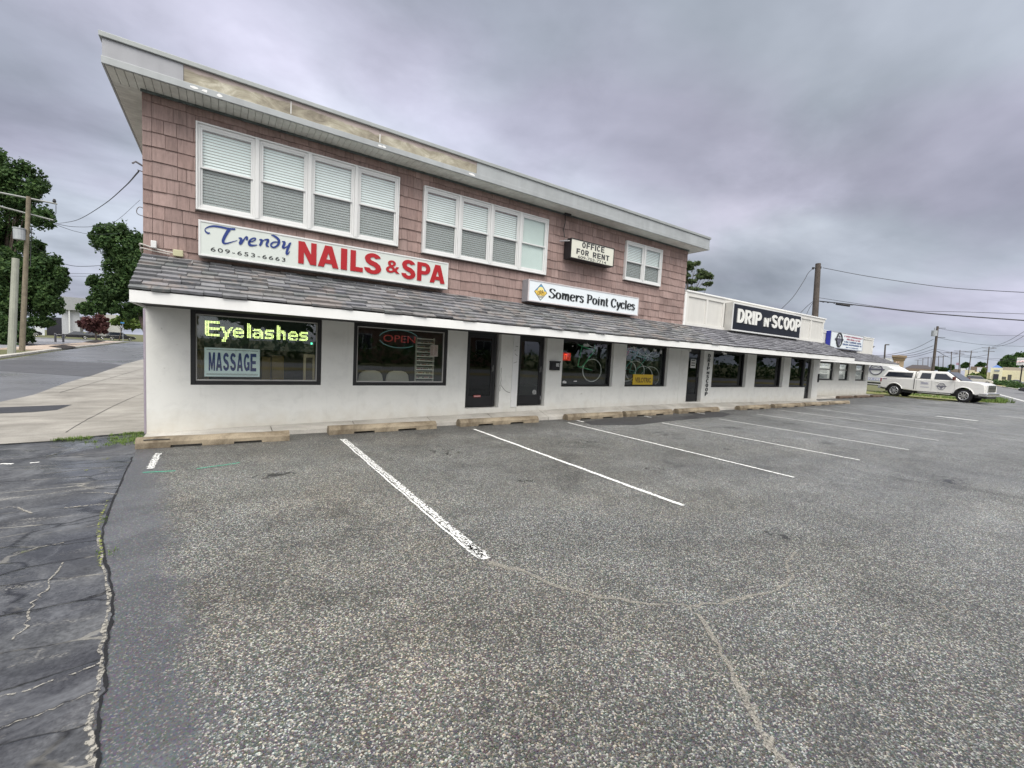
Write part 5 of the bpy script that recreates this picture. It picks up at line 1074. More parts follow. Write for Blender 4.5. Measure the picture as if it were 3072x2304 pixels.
# ------------------------------------------------------------------ plants
def leafmat(name, c0, c1, tr=.25):
    m, t, b, co, out = newmat(name); g = N(t, 'ShaderNodeNewGeometry'); c = mixc(t, g.outputs['Random Per Island'], c0, c1)
    n = noise(t, co, .45, 3, .6); c = mixc(t, 1.0, c, ramp(t, n, [(.35, .7), (.65, 1.3)]), 'MULTIPLY'); lnk(t, c, b.inputs['Base Color']); b.inputs['Roughness'].default_value = .65; b.inputs['Specular IOR Level'].default_value = .25
    tl = N(t, 'ShaderNodeBsdfTranslucent'); t.links.new(c, tl.inputs[0]); mx = N(t, 'ShaderNodeMixShader'); mx.inputs[0].default_value = tr
    t.links.new(b.outputs[0], mx.inputs[1]); t.links.new(tl.outputs[0], mx.inputs[2]); t.links.new(mx.outputs[0], out.inputs[0]); return m
LF1 = leafmat('leaf_dark', (.024,.058,.020), (.085,.145,.045), .32); LF2 = leafmat('leaf_mid', (.035,.085,.028), (.10,.165,.05)); LF3 = leafmat('leaf_light', (.09,.15,.03), (.16,.22,.06)); LFR = leafmat('leaf_red', (.07,.025,.03), (.13,.06,.05)); LFP = leafmat('pine_needles', (.06,.10,.045), (.15,.19,.08), .35)
BARK = plain('bark', (.09,.07,.055), .9, var=.3, scale=5, bmp=.5)
def leaves(clumps, n, size, seed, flat=1.0):
    g = np.random.default_rng(seed); cs = np.array([c for c, r in clumps]); rs = np.array([r for c, r in clumps]); w_ = (rs[:,0]*rs[:,1]*rs[:,2])**(2/3); k = g.choice(len(cs), n, p=w_/w_.sum())
    d_ = g.normal(size=(n,3)); d_ /= np.linalg.norm(d_, axis=1)[:,None]; rad = g.uniform(.2, 1.0, n)**.5*g.uniform(.82,1.32,n); rad *= 1+.22*np.sin(d_[:,0]*7+k)*np.cos(d_[:,2]*6+k*2)
    P = cs[k]+d_*rs[k]*rad[:,None]; nn = d_*.6+g.normal(size=(n,3))*.7; nn[:,2] += .3; nn /= np.linalg.norm(nn, axis=1)[:,None]
    a = np.cross(nn, g.normal(size=(n,3))); a /= np.linalg.norm(a, axis=1)[:,None]; b = np.cross(nn, a); s = size*g.uniform(.5, 1.25, n)[:,None]
    a *= s; b *= s*.75; q = nn*s*.25
    V_ = np.stack([P-a, P-b*.8+q*.5, P+a*.9-q, P+b+q*.3], 1).reshape(-1,3); m = MB(); m.v = [tuple(v) for v in V_]; m.f = [(i,i+1,i+2,i+3) for i in range(0, 4*n, 4)]; return m
def subclump(blobs, per, frac, seed):
    g = random.Random(seed); out = []
    for c, r_ in blobs:
        out.append((c, (r_[0]*.72, r_[1]*.72, r_[2]*.72)))
        for i in range(per):
            th = g.uniform(0, 2*math.pi); ph = math.acos(g.uniform(-.75, 1)); f = g.uniform(.62, .95); q = g.uniform(.75, 1.3)*frac
            out.append(((c[0]+r_[0]*f*math.sin(ph)*math.cos(th), c[1]+r_[1]*f*math.sin(ph)*math.sin(th), c[2]+r_[2]*f*math.cos(ph)), (r_[0]*q, r_[1]*q, r_[2]*q*.8)))
    return out
def tree(name, label, base, blobs, n, size, mat, seed, tr=.25, per=14, frac=.34, group=None, cat='tree'):
    t_ = thing(name, label, cat, base, 0, group); cl = subclump(blobs, per, frac, seed)
    leaves(cl, n, size, seed).build('crown', mat, t_)
    m = MB(); g = random.Random(seed); top = Vector(blobs[0][0]); b = Vector(base); P = [b+Vector((0,0,-.1)), b.lerp(top, .3)+Vector((g.uniform(-.2,.2),0,0)), b.lerp(top, .65), top]; m.tube(crom(P, 4), [tr*(1-.7*i/12) for i in range(13)], 8)
    for c, r_ in cl[1::3][:12]: a = b.lerp(top, g.uniform(.35,.8)); m.tube(crom([a, a.lerp(Vector(c), .5)+Vector((0,0,.2)), Vector(c)], 3), [tr*.35, tr*.28, tr*.22, tr*.18, tr*.14, tr*.1, tr*.06], 5)
    m.build('trunk', BARK, t_); return t_
def pxblob(x, y, rx, ry, z, dep=1.0):
    p = atz(x, y, z); th = math.atan((x-1536)/FPX); rw = rx*z/FPX*math.cos(th); return ((p.x, p.y, p.z), (rw, rw*dep, ry*z/FPX))
def cbase(x, z): p = col(x, z); return (p.x, p.y, 0)
tree('maple_tree', 'tall dark green tree rising behind the crossarm utility pole at the left edge', cbase(20, 47), [pxblob(20,640,110,120,47), pxblob(60,560,100,75,46), pxblob(-40,500,80,60,47), pxblob(118,655,52,42,46), pxblob(-30,760,90,80,47)], 26000, .18, LF1, 3, .35, per=20, frac=.27)
tree('maple_tree', 'broad dark green tree behind the bare grey pole, crown low over the car park', cbase(70, 43), [pxblob(70,870,95,100,43), pxblob(130,830,70,75,43), pxblob(152,910,46,52,43), pxblob(120,965,42,22,43), pxblob(0,900,80,90,42), pxblob(30,800,80,60,43), pxblob(20,990,60,45,40), pxblob(90,740,45,40,43), pxblob(185,830,26,30,43)], 32000, .17, LF1, 5, .3, per=20, frac=.27)
tree('oak_tree', 'round dark green tree overlapping the left edge of the two storey block', cbase(452, 62), [pxblob(360,740,75,85,62), pxblob(415,800,75,90,62), pxblob(345,860,75,75,62), pxblob(310,915,50,34,62), pxblob(400,930,60,35,62), pxblob(285,850,28,22,62), pxblob(300,722,38,40,62), pxblob(262,928,30,22,64)], 27000, .23, LF1, 8, .35, per=18, frac=.26)
tree('young_red_tree', 'small dark red leaved street tree standing in a mulch bed by the side road', cbase(289, 82), [pxblob(283,975,38,30,82), pxblob(300,958,25,24,82), pxblob(255,968,24,16,82), pxblob(305,985,22,22,82)], 3500, .26, LFR, 9, .14, per=8)
tree('young_green_tree', 'small light green street tree farther along the side road beside the blue street sign', cbase(356, 92), [pxblob(372,962,36,22,92), pxblob(405,968,40,26,94), pxblob(350,968,20,10,92)], 3000, .28, LF3, 10, .12, per=8)
tree('understory_bush', 'dark green bushes at the foot of the trees behind the two left poles', cbase(30, 40), [pxblob(15,1005,60,38,40), pxblob(75,1005,30,30,41), pxblob(-40,980,60,60,40)], 8000, .15, LF1, 14, .08, per=10, cat='bush')
tree('pine_tree', 'airy pine crown showing above the parapet right of the two storey block', cbase(2075, 46), [pxblob(2060,800,28,20,46), pxblob(2092,790,14,9,46), pxblob(2105,825,26,16,46), pxblob(2128,830,12,12,46), pxblob(2075,845,18,10,46), pxblob(2125,852,17,7,46), pxblob(2085,868,26,7,46), pxblob(2050,830,20,15,46)], 5200, .12, LFP, 12, .14, per=9, frac=.34)
# far right trees
tree('oak_tree', 'big dome shaped dark tree behind the yellow shops at the right edge', cbase(3040, 200), [pxblob(3040,1085,28,22,200), pxblob(3075,1078,30,24,200), pxblob(3010,1092,16,14,200), pxblob(3055,1070,14,10,200)], 9000, .8, LF2, 21, .4, per=9)
tree('shrub_tree', 'bright green bushy tree in front of the yellow shops behind the pickup hood', cbase(2948, 118), [pxblob(2948,1122,9,16,118), pxblob(2940,1130,12,9,118), pxblob(2912,1129,8,8,118)], 1800, .45, LF3, 22, .12, per=6)
tree('shrub_tree', 'dark green bushes left of the yellow shops, above the pickup windscreen', cbase(2915, 122), [pxblob(2915,1130,10,9,122), pxblob(2925,1132,9,7,122)], 1400, .45, LF2, 23, .1, per=6)
tree('background_tree', 'small dark tree on the skyline left of the tallest far utility pole', cbase(2905, 230), [pxblob(2898,1096,9,7,230), pxblob(2890,1100,8,5,230)], 900, .9, LF1, 24, .2, per=5)
tree('background_tree', 'small dark tree on the skyline between the white far house and the blue roof', cbase(2945, 230), [pxblob(2944,1095,13,7,230), pxblob(2934,1098,7,5,230)], 900, .9, LF1, 25, .2, per=5)
tree('background_tree', 'dark rounded trees behind the pickup cab roof', cbase(2830, 150), [pxblob(2828,1108,16,6,150), pxblob(2808,1105,9,5,150), pxblob(2855,1102,8,7,160)], 1500, .6, LF1, 26, .2, per=6)
# grass and weeds made of blades
def tufts(name, spots, label, mat, h=(.05,.12), n=18, seed=1, w=.006):
    g = random.Random(seed); m = MB()
    for x, y, z in spots:
        for i in range(n):
            a = g.uniform(0, 6.28); r_ = g.uniform(0, .03+h[1]*.3); bx, by = x+r_*math.cos(a), y+r_*math.sin(a); hh = g.uniform(*h); l = g.uniform(.1,.7)*hh; c, s = math.cos(a)*w, math.sin(a)*w
            m.add([(bx-s,by+c,z),(bx+s,by-c,z),(bx+math.cos(a)*l,by+math.sin(a)*l,z+hh)], [(0,1,2)])
    return tag(m.build(name, mat), label, 'weeds', None, 'stuff')
g = random.Random(2); GRM = leafmat('weed_green', (.10,.17,.04), (.22,.30,.09), .3)
sp = [(g.uniform(-1.5,-1.0), 9.27+g.uniform(-.08,.03), .003) for _ in range(30)]+[(g.gauss(-1.22,.16), g.gauss(8.75,.25), .003) for _ in range(90)]+[(g.uniform(-2.1,-1.7), g.uniform(8.95,9.12), .004) for _ in range(40)]
tufts('corner_weeds', sp, 'bright green weeds at the left foot of the building beside the chipped parking block', GRM, (.015,.05), 12, 3, .004)
sp = [(-.72+g.uniform(-.05,.05), 4.15+g.uniform(-.15,.15), .003) for _ in range(5)]+[(-.86, 5.0+g.uniform(-.1,.1), .003) for _ in range(4)]
tufts('joint_weeds', sp, 'tiny weeds growing in the sandy joint between the two asphalts', GRM, (.008,.022), 9, 4, .003)
struct('grass_island', poly([(38.6,7.4),(43.8,5.2),(47,6.2),(47.5,9.0),(45.5,14),(40.5,14),(39.3,10.5)], .02), grass_mat('island_grass', (.16,.18,.05), (.26,.25,.10)))
sp = [(44.6+g.gauss(0,.9), 6.2+g.gauss(0,.38), .02) for _ in range(240)]
tufts('tall_grass', sp, 'clump of tall bright green grass in front of the pickup bumper', GRM, (.15,.42), 14, 6, .02)
sp = [(g.uniform(43,46.5), g.uniform(6.5,12.5), .02) for _ in range(260)]; tufts('island_weeds', sp, 'short grass growing on the island beneath the pickup', GRM, (.05,.14), 10, 7, .02)
# ------------------------------------------------------------------ utility poles and wires
PW = plain('pole_wood', (.20,.17,.125), .9, var=.2, scale=4, streak=.3); PWD = plain('pole_wood_dark', (.085,.07,.06), .9, var=.25, scale=4); PG = plain('pole_grey', (.33,.34,.29), .85, var=.1, streak=.15); WIRE = plain('wire', (.025,.025,.03), .6); MET = plain('transformer_grey', (.38,.40,.42), .5, .2); XA = plain('crossarm_grey', (.30,.31,.30), .7)
p0 = cbase(64, 30.3); top = atz(86, 590, 30.3)
up = thing('utility_pole', 'brown wooden utility pole with two crossarms and a grey transformer at the left', 'utility pole', p0)
MB().tube([p0, top], [.16,.12], 12).build('pole', PW, up)
a0, a1 = atz(-20,574,29.3), atz(172,612,31.5); MB().tube([a0,a1], .06, 4).build('crossarm', XA, up); b0, b1_ = atz(-20,614,29.3), atz(160,661,31.5); MB().tube([b0,b1_], .055, 4).build('crossarm', XA, up)
m = MB(); q = atz(163,602,31.4); m.tube([q+Vector((0,0,-.2)), q+Vector((0,0,-.05)), q+Vector((0,0,.12))], [.04,.11,.06], 8); m.tube([atz(168,615,31.4), atz(168,640,31.4), atz(159,650,31.4)], .02, 5); m.build('insulator', M_BLACK, up)
q = atz(58,703,30); m = MB(); m.cyl(q, .30, .72, 'z', 14); m.cyl(q+Vector((0,0,.40)), .33, .06, 'z', 14); m.tube([q+Vector((0,0,.4)), q+Vector((.05,0,.62))], .04, 6); m.build('transformer', MET, up)
m = MB(); m.tube([atz(95,680,30.2), atz(93,730,30.2), atz(91,800,30.2)], .02, 5); m.build('cable', WIRE, up)
p1 = cbase(32, 26); gp = thing('bare_pole', 'short bare grey wooden pole leaning beside the crossarm utility pole', 'pole', p1); MB().tube([p1, atz(47,775,26)], [.19,.16], 12).build('pole', PG, gp)
p2 = cbase(2440, 21); rp = thing('utility_pole', 'dark brown wooden pole standing behind the one storey shop parapet', 'utility pole', p2); MB().tube([p2, atz(2454.5,791,21)], [.17,.115], 12).build('pole', PWD, rp)
m = MB(); m.tube([atz(2438,804,21), atz(2462,803,21)], .03, 6); m.cyl(atz(2439,805,21), .05, .1, 'z', 8); m.cyl(atz(2461,803,21), .05, .1, 'z', 8); m.build('insulator', M_BLACK, rp)
def wire(name, pts, label, r_=.012, grp=None):
    m = MB(); m.tube(crom([tuple(p) for p in pts], 6), r_, 5); return tag(m.build(name, WIRE), label, 'wire', grp)
Wr = lambda pts, z0, z1: [atz(x, y, z0+(z1-z0)*i/(len(pts)-1)) for i, (x, y) in enumerate(pts)]
wire('overhead_wire', Wr([(166,671),(200,667),(241,656),(313,612),(374,560),(416,514)], 31.4, 8.5), 'sagging service wire from the left utility pole to the corner bracket of the block', .014)
wire('overhead_wire', Wr([(166,671),(220,680),(283,679),(345,665),(420,600)], 31.4, 55), 'thin wire running level behind the round tree from the left utility pole', .02)
wire('overhead_wire', Wr([(166,674),(230,695),(283,703),(360,700)], 31.4, 60), 'lower thin wire from the left utility pole into the round tree', .02)
wire('overhead_wire', Wr([(100,735),(160,778),(210,796),(256,799),(320,795)], 40, 60), 'dark drooping wire crossing the sky gap between the two left trees', .03)
for yy_, lab in ((819,'upper'),(827,'lower')): wire('overhead_wire', Wr([(140,yy_),(260,yy_+2),(340,yy_+1)], 80, 80), lab+' of the pair of far level wires between the left trees', .03)
wire('overhead_wire', Wr([(2468,803.3),(2610,830),(2815,859.6),(2960,871),(3110,879)], 21, 17), 'single upper wire running right from the dark pole behind the shops', .013)
wire('overhead_wire', Wr([(2456,903),(2566,914.8),(2752,936.5),(2900,949),(3110,964)], 21, 17), 'thick lower wire running right from the dark pole behind the shops', .024)
wire('overhead_wire', Wr([(2456,893),(2560,909),(2720,931),(2900,936),(3110,943)], 21, 17), 'thin wire just above the thick lower wire at the right', .010)
m = MB(); m.tube(Wr([(2508,911),(2550,917)], 20.6, 20.4), .06, 8); m.tube(Wr([(2460,905),(2508,909)], 21, 20.6), .012, 5)
for x in (2470,2484,2503,2556): m.cyl(atz(x,905+(x-2460)*.1,20.9), .035, .05, 'z', 6)
tag(m.build('splice_case', WIRE), 'black splice case hanging on the lower wire right of the dark pole', 'cable splice')
wire('overhead_wire', Wr([(2438,806),(2424,820),(2413,840),(2380,890),(2345,926)], 21, 19), 'service wire dropping left from the dark pole to the shop roof', .013)
wire('overhead_wire', Wr([(2440,903),(2420,920),(2402,938)], 21, 20), 'short guy wire between the dark pole and the parapet, outer one', .012); wire('overhead_wire', Wr([(2440,905),(2428,925),(2420,942)], 21, 20), 'short guy wire between the dark pole and the parapet, inner one', .010)
def farpole(xt, yt, xb, ztop, label, arm=0, z=None, r_=.13, extra=0, mat=PWD):
    z = z or (ztop-HC)*FPX/(YH(xt)-yt)
    b = col(xb, z); t = atz(xt, yt, z); p = thing('utility_pole', label, 'utility pole', tuple(b), 0, 'utility poles along the far road'); MB().tube([b, t], [r_*1.15, r_*.8], 8).build('pole', mat, p)
    ax = Vector((.54,-.84,0))
    for k in range(arm):
        c = t+Vector((0,0,-.35-k*.9)); L = 1.5-.3*k; MB().box(-L,L,-.07,.07,-.06,.06).build('crossarm', mat, p, local=True).matrix_local = Matrix.Translation(c-b)@Matrix.Rotation(math.atan2(ax.y, ax.x),4,'Z')
    return p, t, z
q, tp, zq = farpole(2813,979,2797,8.6,'tall dark pole with a transformer rising behind the pickup cap',0,58,.16)
m = MB(); c = atz(2803,1000,58); m.cyl(c, .32, .75, 'z', 12); m.tube([c+Vector((0,0,.4)), c+Vector((0,0,.75))], .07, 6); m.build('transformer', MET, q)
m = MB(); c = atz(2811,984,58); m.tube([c, c+Vector((.5,-.75,0))], .03, 5); c = atz(2810,1012,58); m.tube([c, c+Vector((.5,-.75,0))], .03, 5); m.build('bracket', WIRE, q)
FP = []
for a in ((2967.6,1040,2958,10.2,'nearest far pole with a T crossarm, left of the dome shaped tree',2),(2914.5,1052.5,2904,10,'far T pole above the pickup windscreen',1),(2880,1050,2877,10.5,'far T pole with small boxes, above the front of the pickup cab',2),(2854.5,1055,2853,10,'far pole with crossarm above the middle of the pickup cab',1),(2830,1066.5,2829,10,'far T pole just right of the tall transformer pole, second one',1),(2816,1069,2815,10,'far pole closest on the right of the tall transformer pole',1),(2793.7,1073.5,2793,10,'thin far pole closest on the left of the tall transformer pole',0),(2784.5,1071,2784,10,'far T pole second left of the tall transformer pole',1),(2769,1074,2768,10,'far pole third left of the tall transformer pole',1),(2754,1079,2753,10,'smallest far pole, leftmost above the dark roofs',1)):
    FP.append(farpole(a[0],a[1],a[2],a[3],a[4],a[5]))
for s, lab in ((-1,'left'),(1,'right')):
    pts = [t+Vector((.54*s*1.3,-.84*s*1.3,-.3)) for _, t, _ in FP[:1]+FP[1:2]+FP[3:5]+FP[7:10]]; wire('overhead_wire', pts, lab+' hand power line strung along the far T poles', .03)
wire('overhead_wire', [tp+Vector((0,0,-3.2))]+[t+Vector((0,0,-2.2)) for _, t, _ in FP[3:4]+FP[2:3]+FP[1:2]+FP[0:1]], 'sagging cable under the crossarms of the far poles', .045)
for k, (y0, y1) in enumerate(((1018,1062),(1037,1066),(1048,1069),(1055,1074))):
    wire('overhead_wire', Wr([(2800,y0),(2740,(y0*.45+y1*.55)+5),(2660,y1+3),(2600,y1+4)], 58, 48), ('top','second','third','bottom')[k]+' of four wires falling left from the tall transformer pole toward the office', .028)
    wire('overhead_wire', Wr([(2811,(984,1012,1048,1054)[k]),(2860,(993,1022,1058,1062)[k]),(2960,(1005,1035,1074,1078)[k]),(3100,(1008,1040,1080,1088)[k])], 58, 70), ('top','second','third','bottom')[k]+' of four wires running right from the tall transformer pole', .022)
wire('overhead_wire', Wr([(2976,1041),(3020,1025),(3080,990)], 105, 60), 'upper wire rising from the nearest far T pole to the top right', .03); wire('overhead_wire', Wr([(2978,1043),(3030,1030),(3080,1003)], 105, 60), 'lower wire rising from the nearest far T pole to the right edge', .03)
b = col(2652, 75); t = atz(2656, 1034, 75); lp_ = thing('street_light', 'thin dark lamp post rising behind the set back office roof', 'street light', tuple(b)); MB().tube([b,t], [.14,.11], 8).build('pole', PWD, lp_); m = MB(); m.tube([t, t+Vector((.3,-.45,.02))], .11, 6); m.build('lamp_head', M_BLACK, lp_)
# ------------------------------------------------------------------ background buildings placed by depth
def fr(x0, x1, z):
    pm = col((x0+x1)/2, z); R_ = pm.length; p0, p1 = col(x0, z).normalized()*R_, col(x1, z).normalized()*R_; u = (p1-p0).normalized(); n = Vector((-u.y, u.x, 0)); 
    if n.dot(p0) < 0: n = -n
    return p0, p1, u, n
def fbox(m, x0, x1, y0, y1, z, dep, off=0.0):
    """box seen between the given picture columns and heights at camera depth z, dep metres deep"""
    p0, p1, u, n = fr(x0, x1, z); xm = (x0+x1)/2; h0 = max(hz(xm, y0, z), 0) if y0 is not None else 0; h1 = hz(xm, y1, z); p0 = p0+n*off; p1 = p1+n*off
    P = [p0, p1, p1+n*dep, p0+n*dep]; return m.hexa([Vector((p.x,p.y,h0)) for p in P]+[Vector((p.x,p.y,h1)) for p in P])
def fthing(name, label, cat, x, z, group=None): return thing(name, label, cat, tuple(col(x, z)), 0, group)
WG = plain('far_grey_wall', (.42,.43,.46), .8); RG = plain('far_grey_roof', (.30,.31,.32), .8); WP = plain('far_pale_wall', (.50,.49,.46), .8); DK = plain('far_dark_opening', (.02,.02,.03), .6); CRM = plain('cream_wall', (.62,.58,.40), .8); BR = plain('far_brown', (.22,.17,.13), .8)
b = fthing('warehouse', 'grey walled building with a white downpipe between the left trees', 'building', 250, 118)
fbox(MB(), 186, 240, None, 932, 118, 14).build('wall', WG, b); m = MB(); fbox(m, 180, 262, 931, 893, 118, 15, -.6); m.build('roof', RG, b); fbox(MB(), 206.5, 210.5, None, 929, 118, .5, -1.2).build('downpipe', M_VINYL, b); fbox(MB(), 196, 214, 931, 928, 118, .5, -1.2).build('gutter', M_VINYL, b); fbox(MB(), 140, 186, None, 952, 118, 10, .5).build('garage_opening', DK, b)
b = fthing('warehouse', 'pale low walled building behind the small red tree', 'building', 340, 130); fbox(MB(), 296, 362, None, 944, 130, 14).build('wall', WP, b); fbox(MB(), 225, 250, None, 950, 130, 14).build('wall', WP, b)
b = fthing('shed', 'small white shed beside the parked dark car at the left', 'shed', 125, 112); fbox(MB(), 106, 134, None, 973, 112, 4).build('wall', plain('shed_white', (.6,.62,.65), .7), b); m = MB(); fbox(m, 105, 136, 974, 968, 112, 4.3, -.15); m.build('roof', RG, b)
b = fthing('hotel_tower', 'tan block with a wide cornice behind the trailer', 'building', 2690, 140)
fbox(MB(), 2676, 2708, None, 1079, 140, 12).build('wall', plain('tan_render', (.42,.32,.21), .8), b); m = MB(); fbox(m, 2673, 2711, 1079, 1072, 140, 13, -.5); fbox(m, 2670, 2715, 1072, 1066, 140, 14, -1.1); m.build('cornice', plain('tan_cornice', (.36,.26,.16), .8), b)
m = MB()
for k, (x, y) in enumerate(((2684,1085),(2690,1085),(2696,1086),(2681,1093),(2686,1094),(2692,1096),(2697,1097),(2702,1099))): fbox(m, x, x+4, y+3.5, y-1, 140, .2, -.3)
m.build('lettering', plain('pale_letters', (.62,.45,.36), .6), b)
b = fthing('fuel_canopy', 'red and white canopy behind the lamp post at the right', 'canopy', 2640, 110); fbox(MB(), 2600, 2672, 1088, 1073, 110, 8).build('canopy_edge', M_VINYL, b); fbox(MB(), 2652, 2669, 1086, 1077, 110, .3, -.4).build('red_band', plain('canopy_red', (.35,.02,.05), .5), b); m = MB(); fbox(m, 2610, 2613, None, 1088, 110, .4, 1); fbox(m, 2660, 2662, None, 1088, 110, .4, 1); m.build('post', M_BLACK, b)
b = fthing('dark_roof_house', 'low dark roofed building behind the pickup cap', 'building', 2780, 160); fbox(MB(), 2715, 2795, None, 1106, 160, 12).build('wall', BR, b)
m = MB(); p0, p1, u, n = fr(2712, 2800, 160); z0, z1 = hz(2760,1106,160), hz(2775,1095,160); a, c = p0+u*2, p1-u*2; m.add([(p0.x,p0.y,z0),(p1.x,p1.y,z0),(p1.x+n.x*14,p1.y+n.y*14,z0),(p0.x+n.x*14,p0.y+n.y*14,z0),tuple(a+n*7+Vector((0,0,z1))),tuple(c+n*7+Vector((0,0,z1)))], [(0,1,5,4),(1,2,5),(2,3,4,5),(3,0,4)]); m.build('roof', plain('dark_roof', (.07,.06,.06), .9), b)
b = fthing('blue_grey_shop', 'small blue grey shop front between the far poles', 'building', 2845, 170); fbox(MB(), 2837, 2850, None, 1097, 170, 8).build('wall', plain('blue_grey', (.22,.30,.40), .8), b); fbox(MB(), 2852, 2880, None, 1107, 170, 8).build('annex', BR, b); fbox(MB(), 2880, 2893, 1112, 1105, 170, .5, -2).build('sign_board', M_VINYL, b); fbox(MB(), 2864, 2873, 1095, 1088, 190, .3).build('sign_board', plain('sign_mauve', (.35,.22,.28), .6), b)
b = fthing('white_house', 'small white house with brown roof beyond the cream shops', 'house', 2935, 205); fbox(MB(), 2928, 2943, None, 1102, 205, 8).build('wall', plain('house_white', (.6,.62,.66), .8), b); fbox(MB(), 2908, 2960, None, 1100, 215, 6).build('roof', BR, b)
b = fthing('shopping_parade', 'cream walled row of shops with a blue gable and arched entrance at the right', 'building', 2985, 165)
m = MB(); fbox(m, 2893, 2922, None, 1110, 160, 14); fbox(m, 2922, 2972, None, 1116, 165, 14); fbox(m, 3004, 3110, None, 1112, 165, 14); m.build('wall', CRM, b)
m = MB(); fbox(m, 2969, 3005, None, 1103, 162, 14); m.build('entrance_wall', plain('cream_light', (.70,.67,.48), .8), b)
m = MB(); p0, p1, u, n = fr(2970, 3004, 162); z0, z1 = hz(2987,1103,162), hz(2987,1094,162); c = (p0+p1)/2; m.add([(*p0.xy,z0),(*p1.xy,z0),(p1.x+n.x*12,p1.y+n.y*12,z0),(p0.x+n.x*12,p0.y+n.y*12,z0),(c.x+n.x*2,c.y+n.y*2,z1),(c.x+n.x*10,c.y+n.y*10,z1)], [(0,1,4),(1,2,5,4),(2,3,5),(3,0,4,5)]); m.build('blue_roof', plain('blue_roof', (.09,.17,.40), .6), b)
m = MB(); fbox(m, 3004, 3110, 1116, 1103, 168, 14); m.build('roof', plain('parade_roof', (.33,.29,.25), .8), b); fbox(MB(), 2979, 2995, None, 1122, 162, .5, -.4).build('entrance', DK, b); fbox(MB(), 2980, 2996, 1114, 1109, 162, .4, -.4).build('sign_board', plain('sign_slate', (.25,.28,.32), .6), b)
m = MB(); fbox(m, 3022, 3034, 1142, 1124, 164, .3, -.4); fbox(m, 3050, 3110, 1142, 1126, 164, .3, -.4); fbox(m, 3004, 3018, 1139, 1130, 164, .3, -.4); m.build('shop_front', plain('shopfront_dark', (.07,.07,.06), .4), b)
b = fthing('low_hedge', 'long low dark hedge in front of the cream shops', 'hedge', 2960, 105); m = leaves([(tuple(col(x,105)+Vector((0,0,.5))), (1.6,1.6,.75)) for x in range(2930, 3050, 6)], 3000, .22, 30); m.build('foliage', LF1, b)
ps = fthing('pylon_sign', 'red and white roadside sign on a black post at the right edge', 'sign', 3061, 85); fbox(MB(), 3059, 3063.5, None, 1094, 85, .35).build('post', M_BLACK, ps); fbox(MB(), 3043, 3086, 1096, 1073, 85, .6, -.1).build('cabinet', M_VINYL, ps); fbox(MB(), 3047, 3086, 1093, 1076, 85, .05, -.16).build('face', plain('pylon_red', (.50,.05,.05), .5), ps)
m = MB(); Pz = [atz(x, y, 84.7) for x, y in ((3050,1087),(3055,1084),(3060,1086),(3066,1083),(3074,1086),(3084,1084))]; m.tube(crom([tuple(p) for p in Pz], 4), .12, 5); m.build('swash', plain('swash_pale', (.7,.5,.5), .5), ps)
b = fthing('sign_shrubs', 'dark green shrubs round the foot of the red roadside sign', 'shrub', 3055, 78); leaves([(tuple(col(x,78)+Vector((0,0,.35))), (.9,.9,.55)) for x in range(3036,3080,5)], 1600, .16, 31).build('foliage', LF2, b)
# ------------------------------------------------------------------ small street things on the left
def bollard(x, z, lab): b = cbase(x, z); t_ = thing('bollard', lab, 'bollard', b, 0, 'dark bollards by the mulch bed'); m = MB(); m.tube([b, (b[0],b[1],1.12)], .11, 10); m.build('post', plain('bollard_dark', (.07,.07,.08), .5), t_); MB().tube([(b[0],b[1],1.12),(b[0],b[1],1.17)], [.12,.07], 10).build('cap', plain('bollard_grey', (.25,.25,.27), .5), t_)
bollard(165.5, 57, 'left one of two dark bollards standing at the mulch bed'); bollard(189, 57.5, 'right one of two dark bollards standing at the mulch bed')
for k, (pts, lab) in enumerate(((((145,1043),(190,1050),(235,1045),(190,1038)), 'front'),(((248,1029),(285,1031.5),(318,1025),(290,1021)), 'middle'),(((335,1016.5),(362,1018),(382,1015),(358,1013.5)), 'far'),(((73,1036),(102,1038),(118,1036),(80,1033)), 'left'))):
    P = G(*pts); struct('mulch_bed', poly(P, .135), plain('mulch', (.018,.012,.010), .95))
b = cbase(102, 52); t_ = thing('thin_post', 'thin pale post in front of the dark car in the left car park', 'post', b); MB().tube([b, tuple(atz(101.5,962,52))], .06, 6).build('post', PG, t_)
b = cbase(369, 88); t_ = thing('street_name_sign', 'small blue street sign on a thin post by the light green tree', 'sign', b); MB().tube([b, tuple(atz(368,968,88))], .05, 6).build('post', MET, t_); fbox(MB(), 362, 373, 970.5, 966.5, 88, .05).build('blade', plain('blade_blue', (.05,.20,.45), .5), t_)
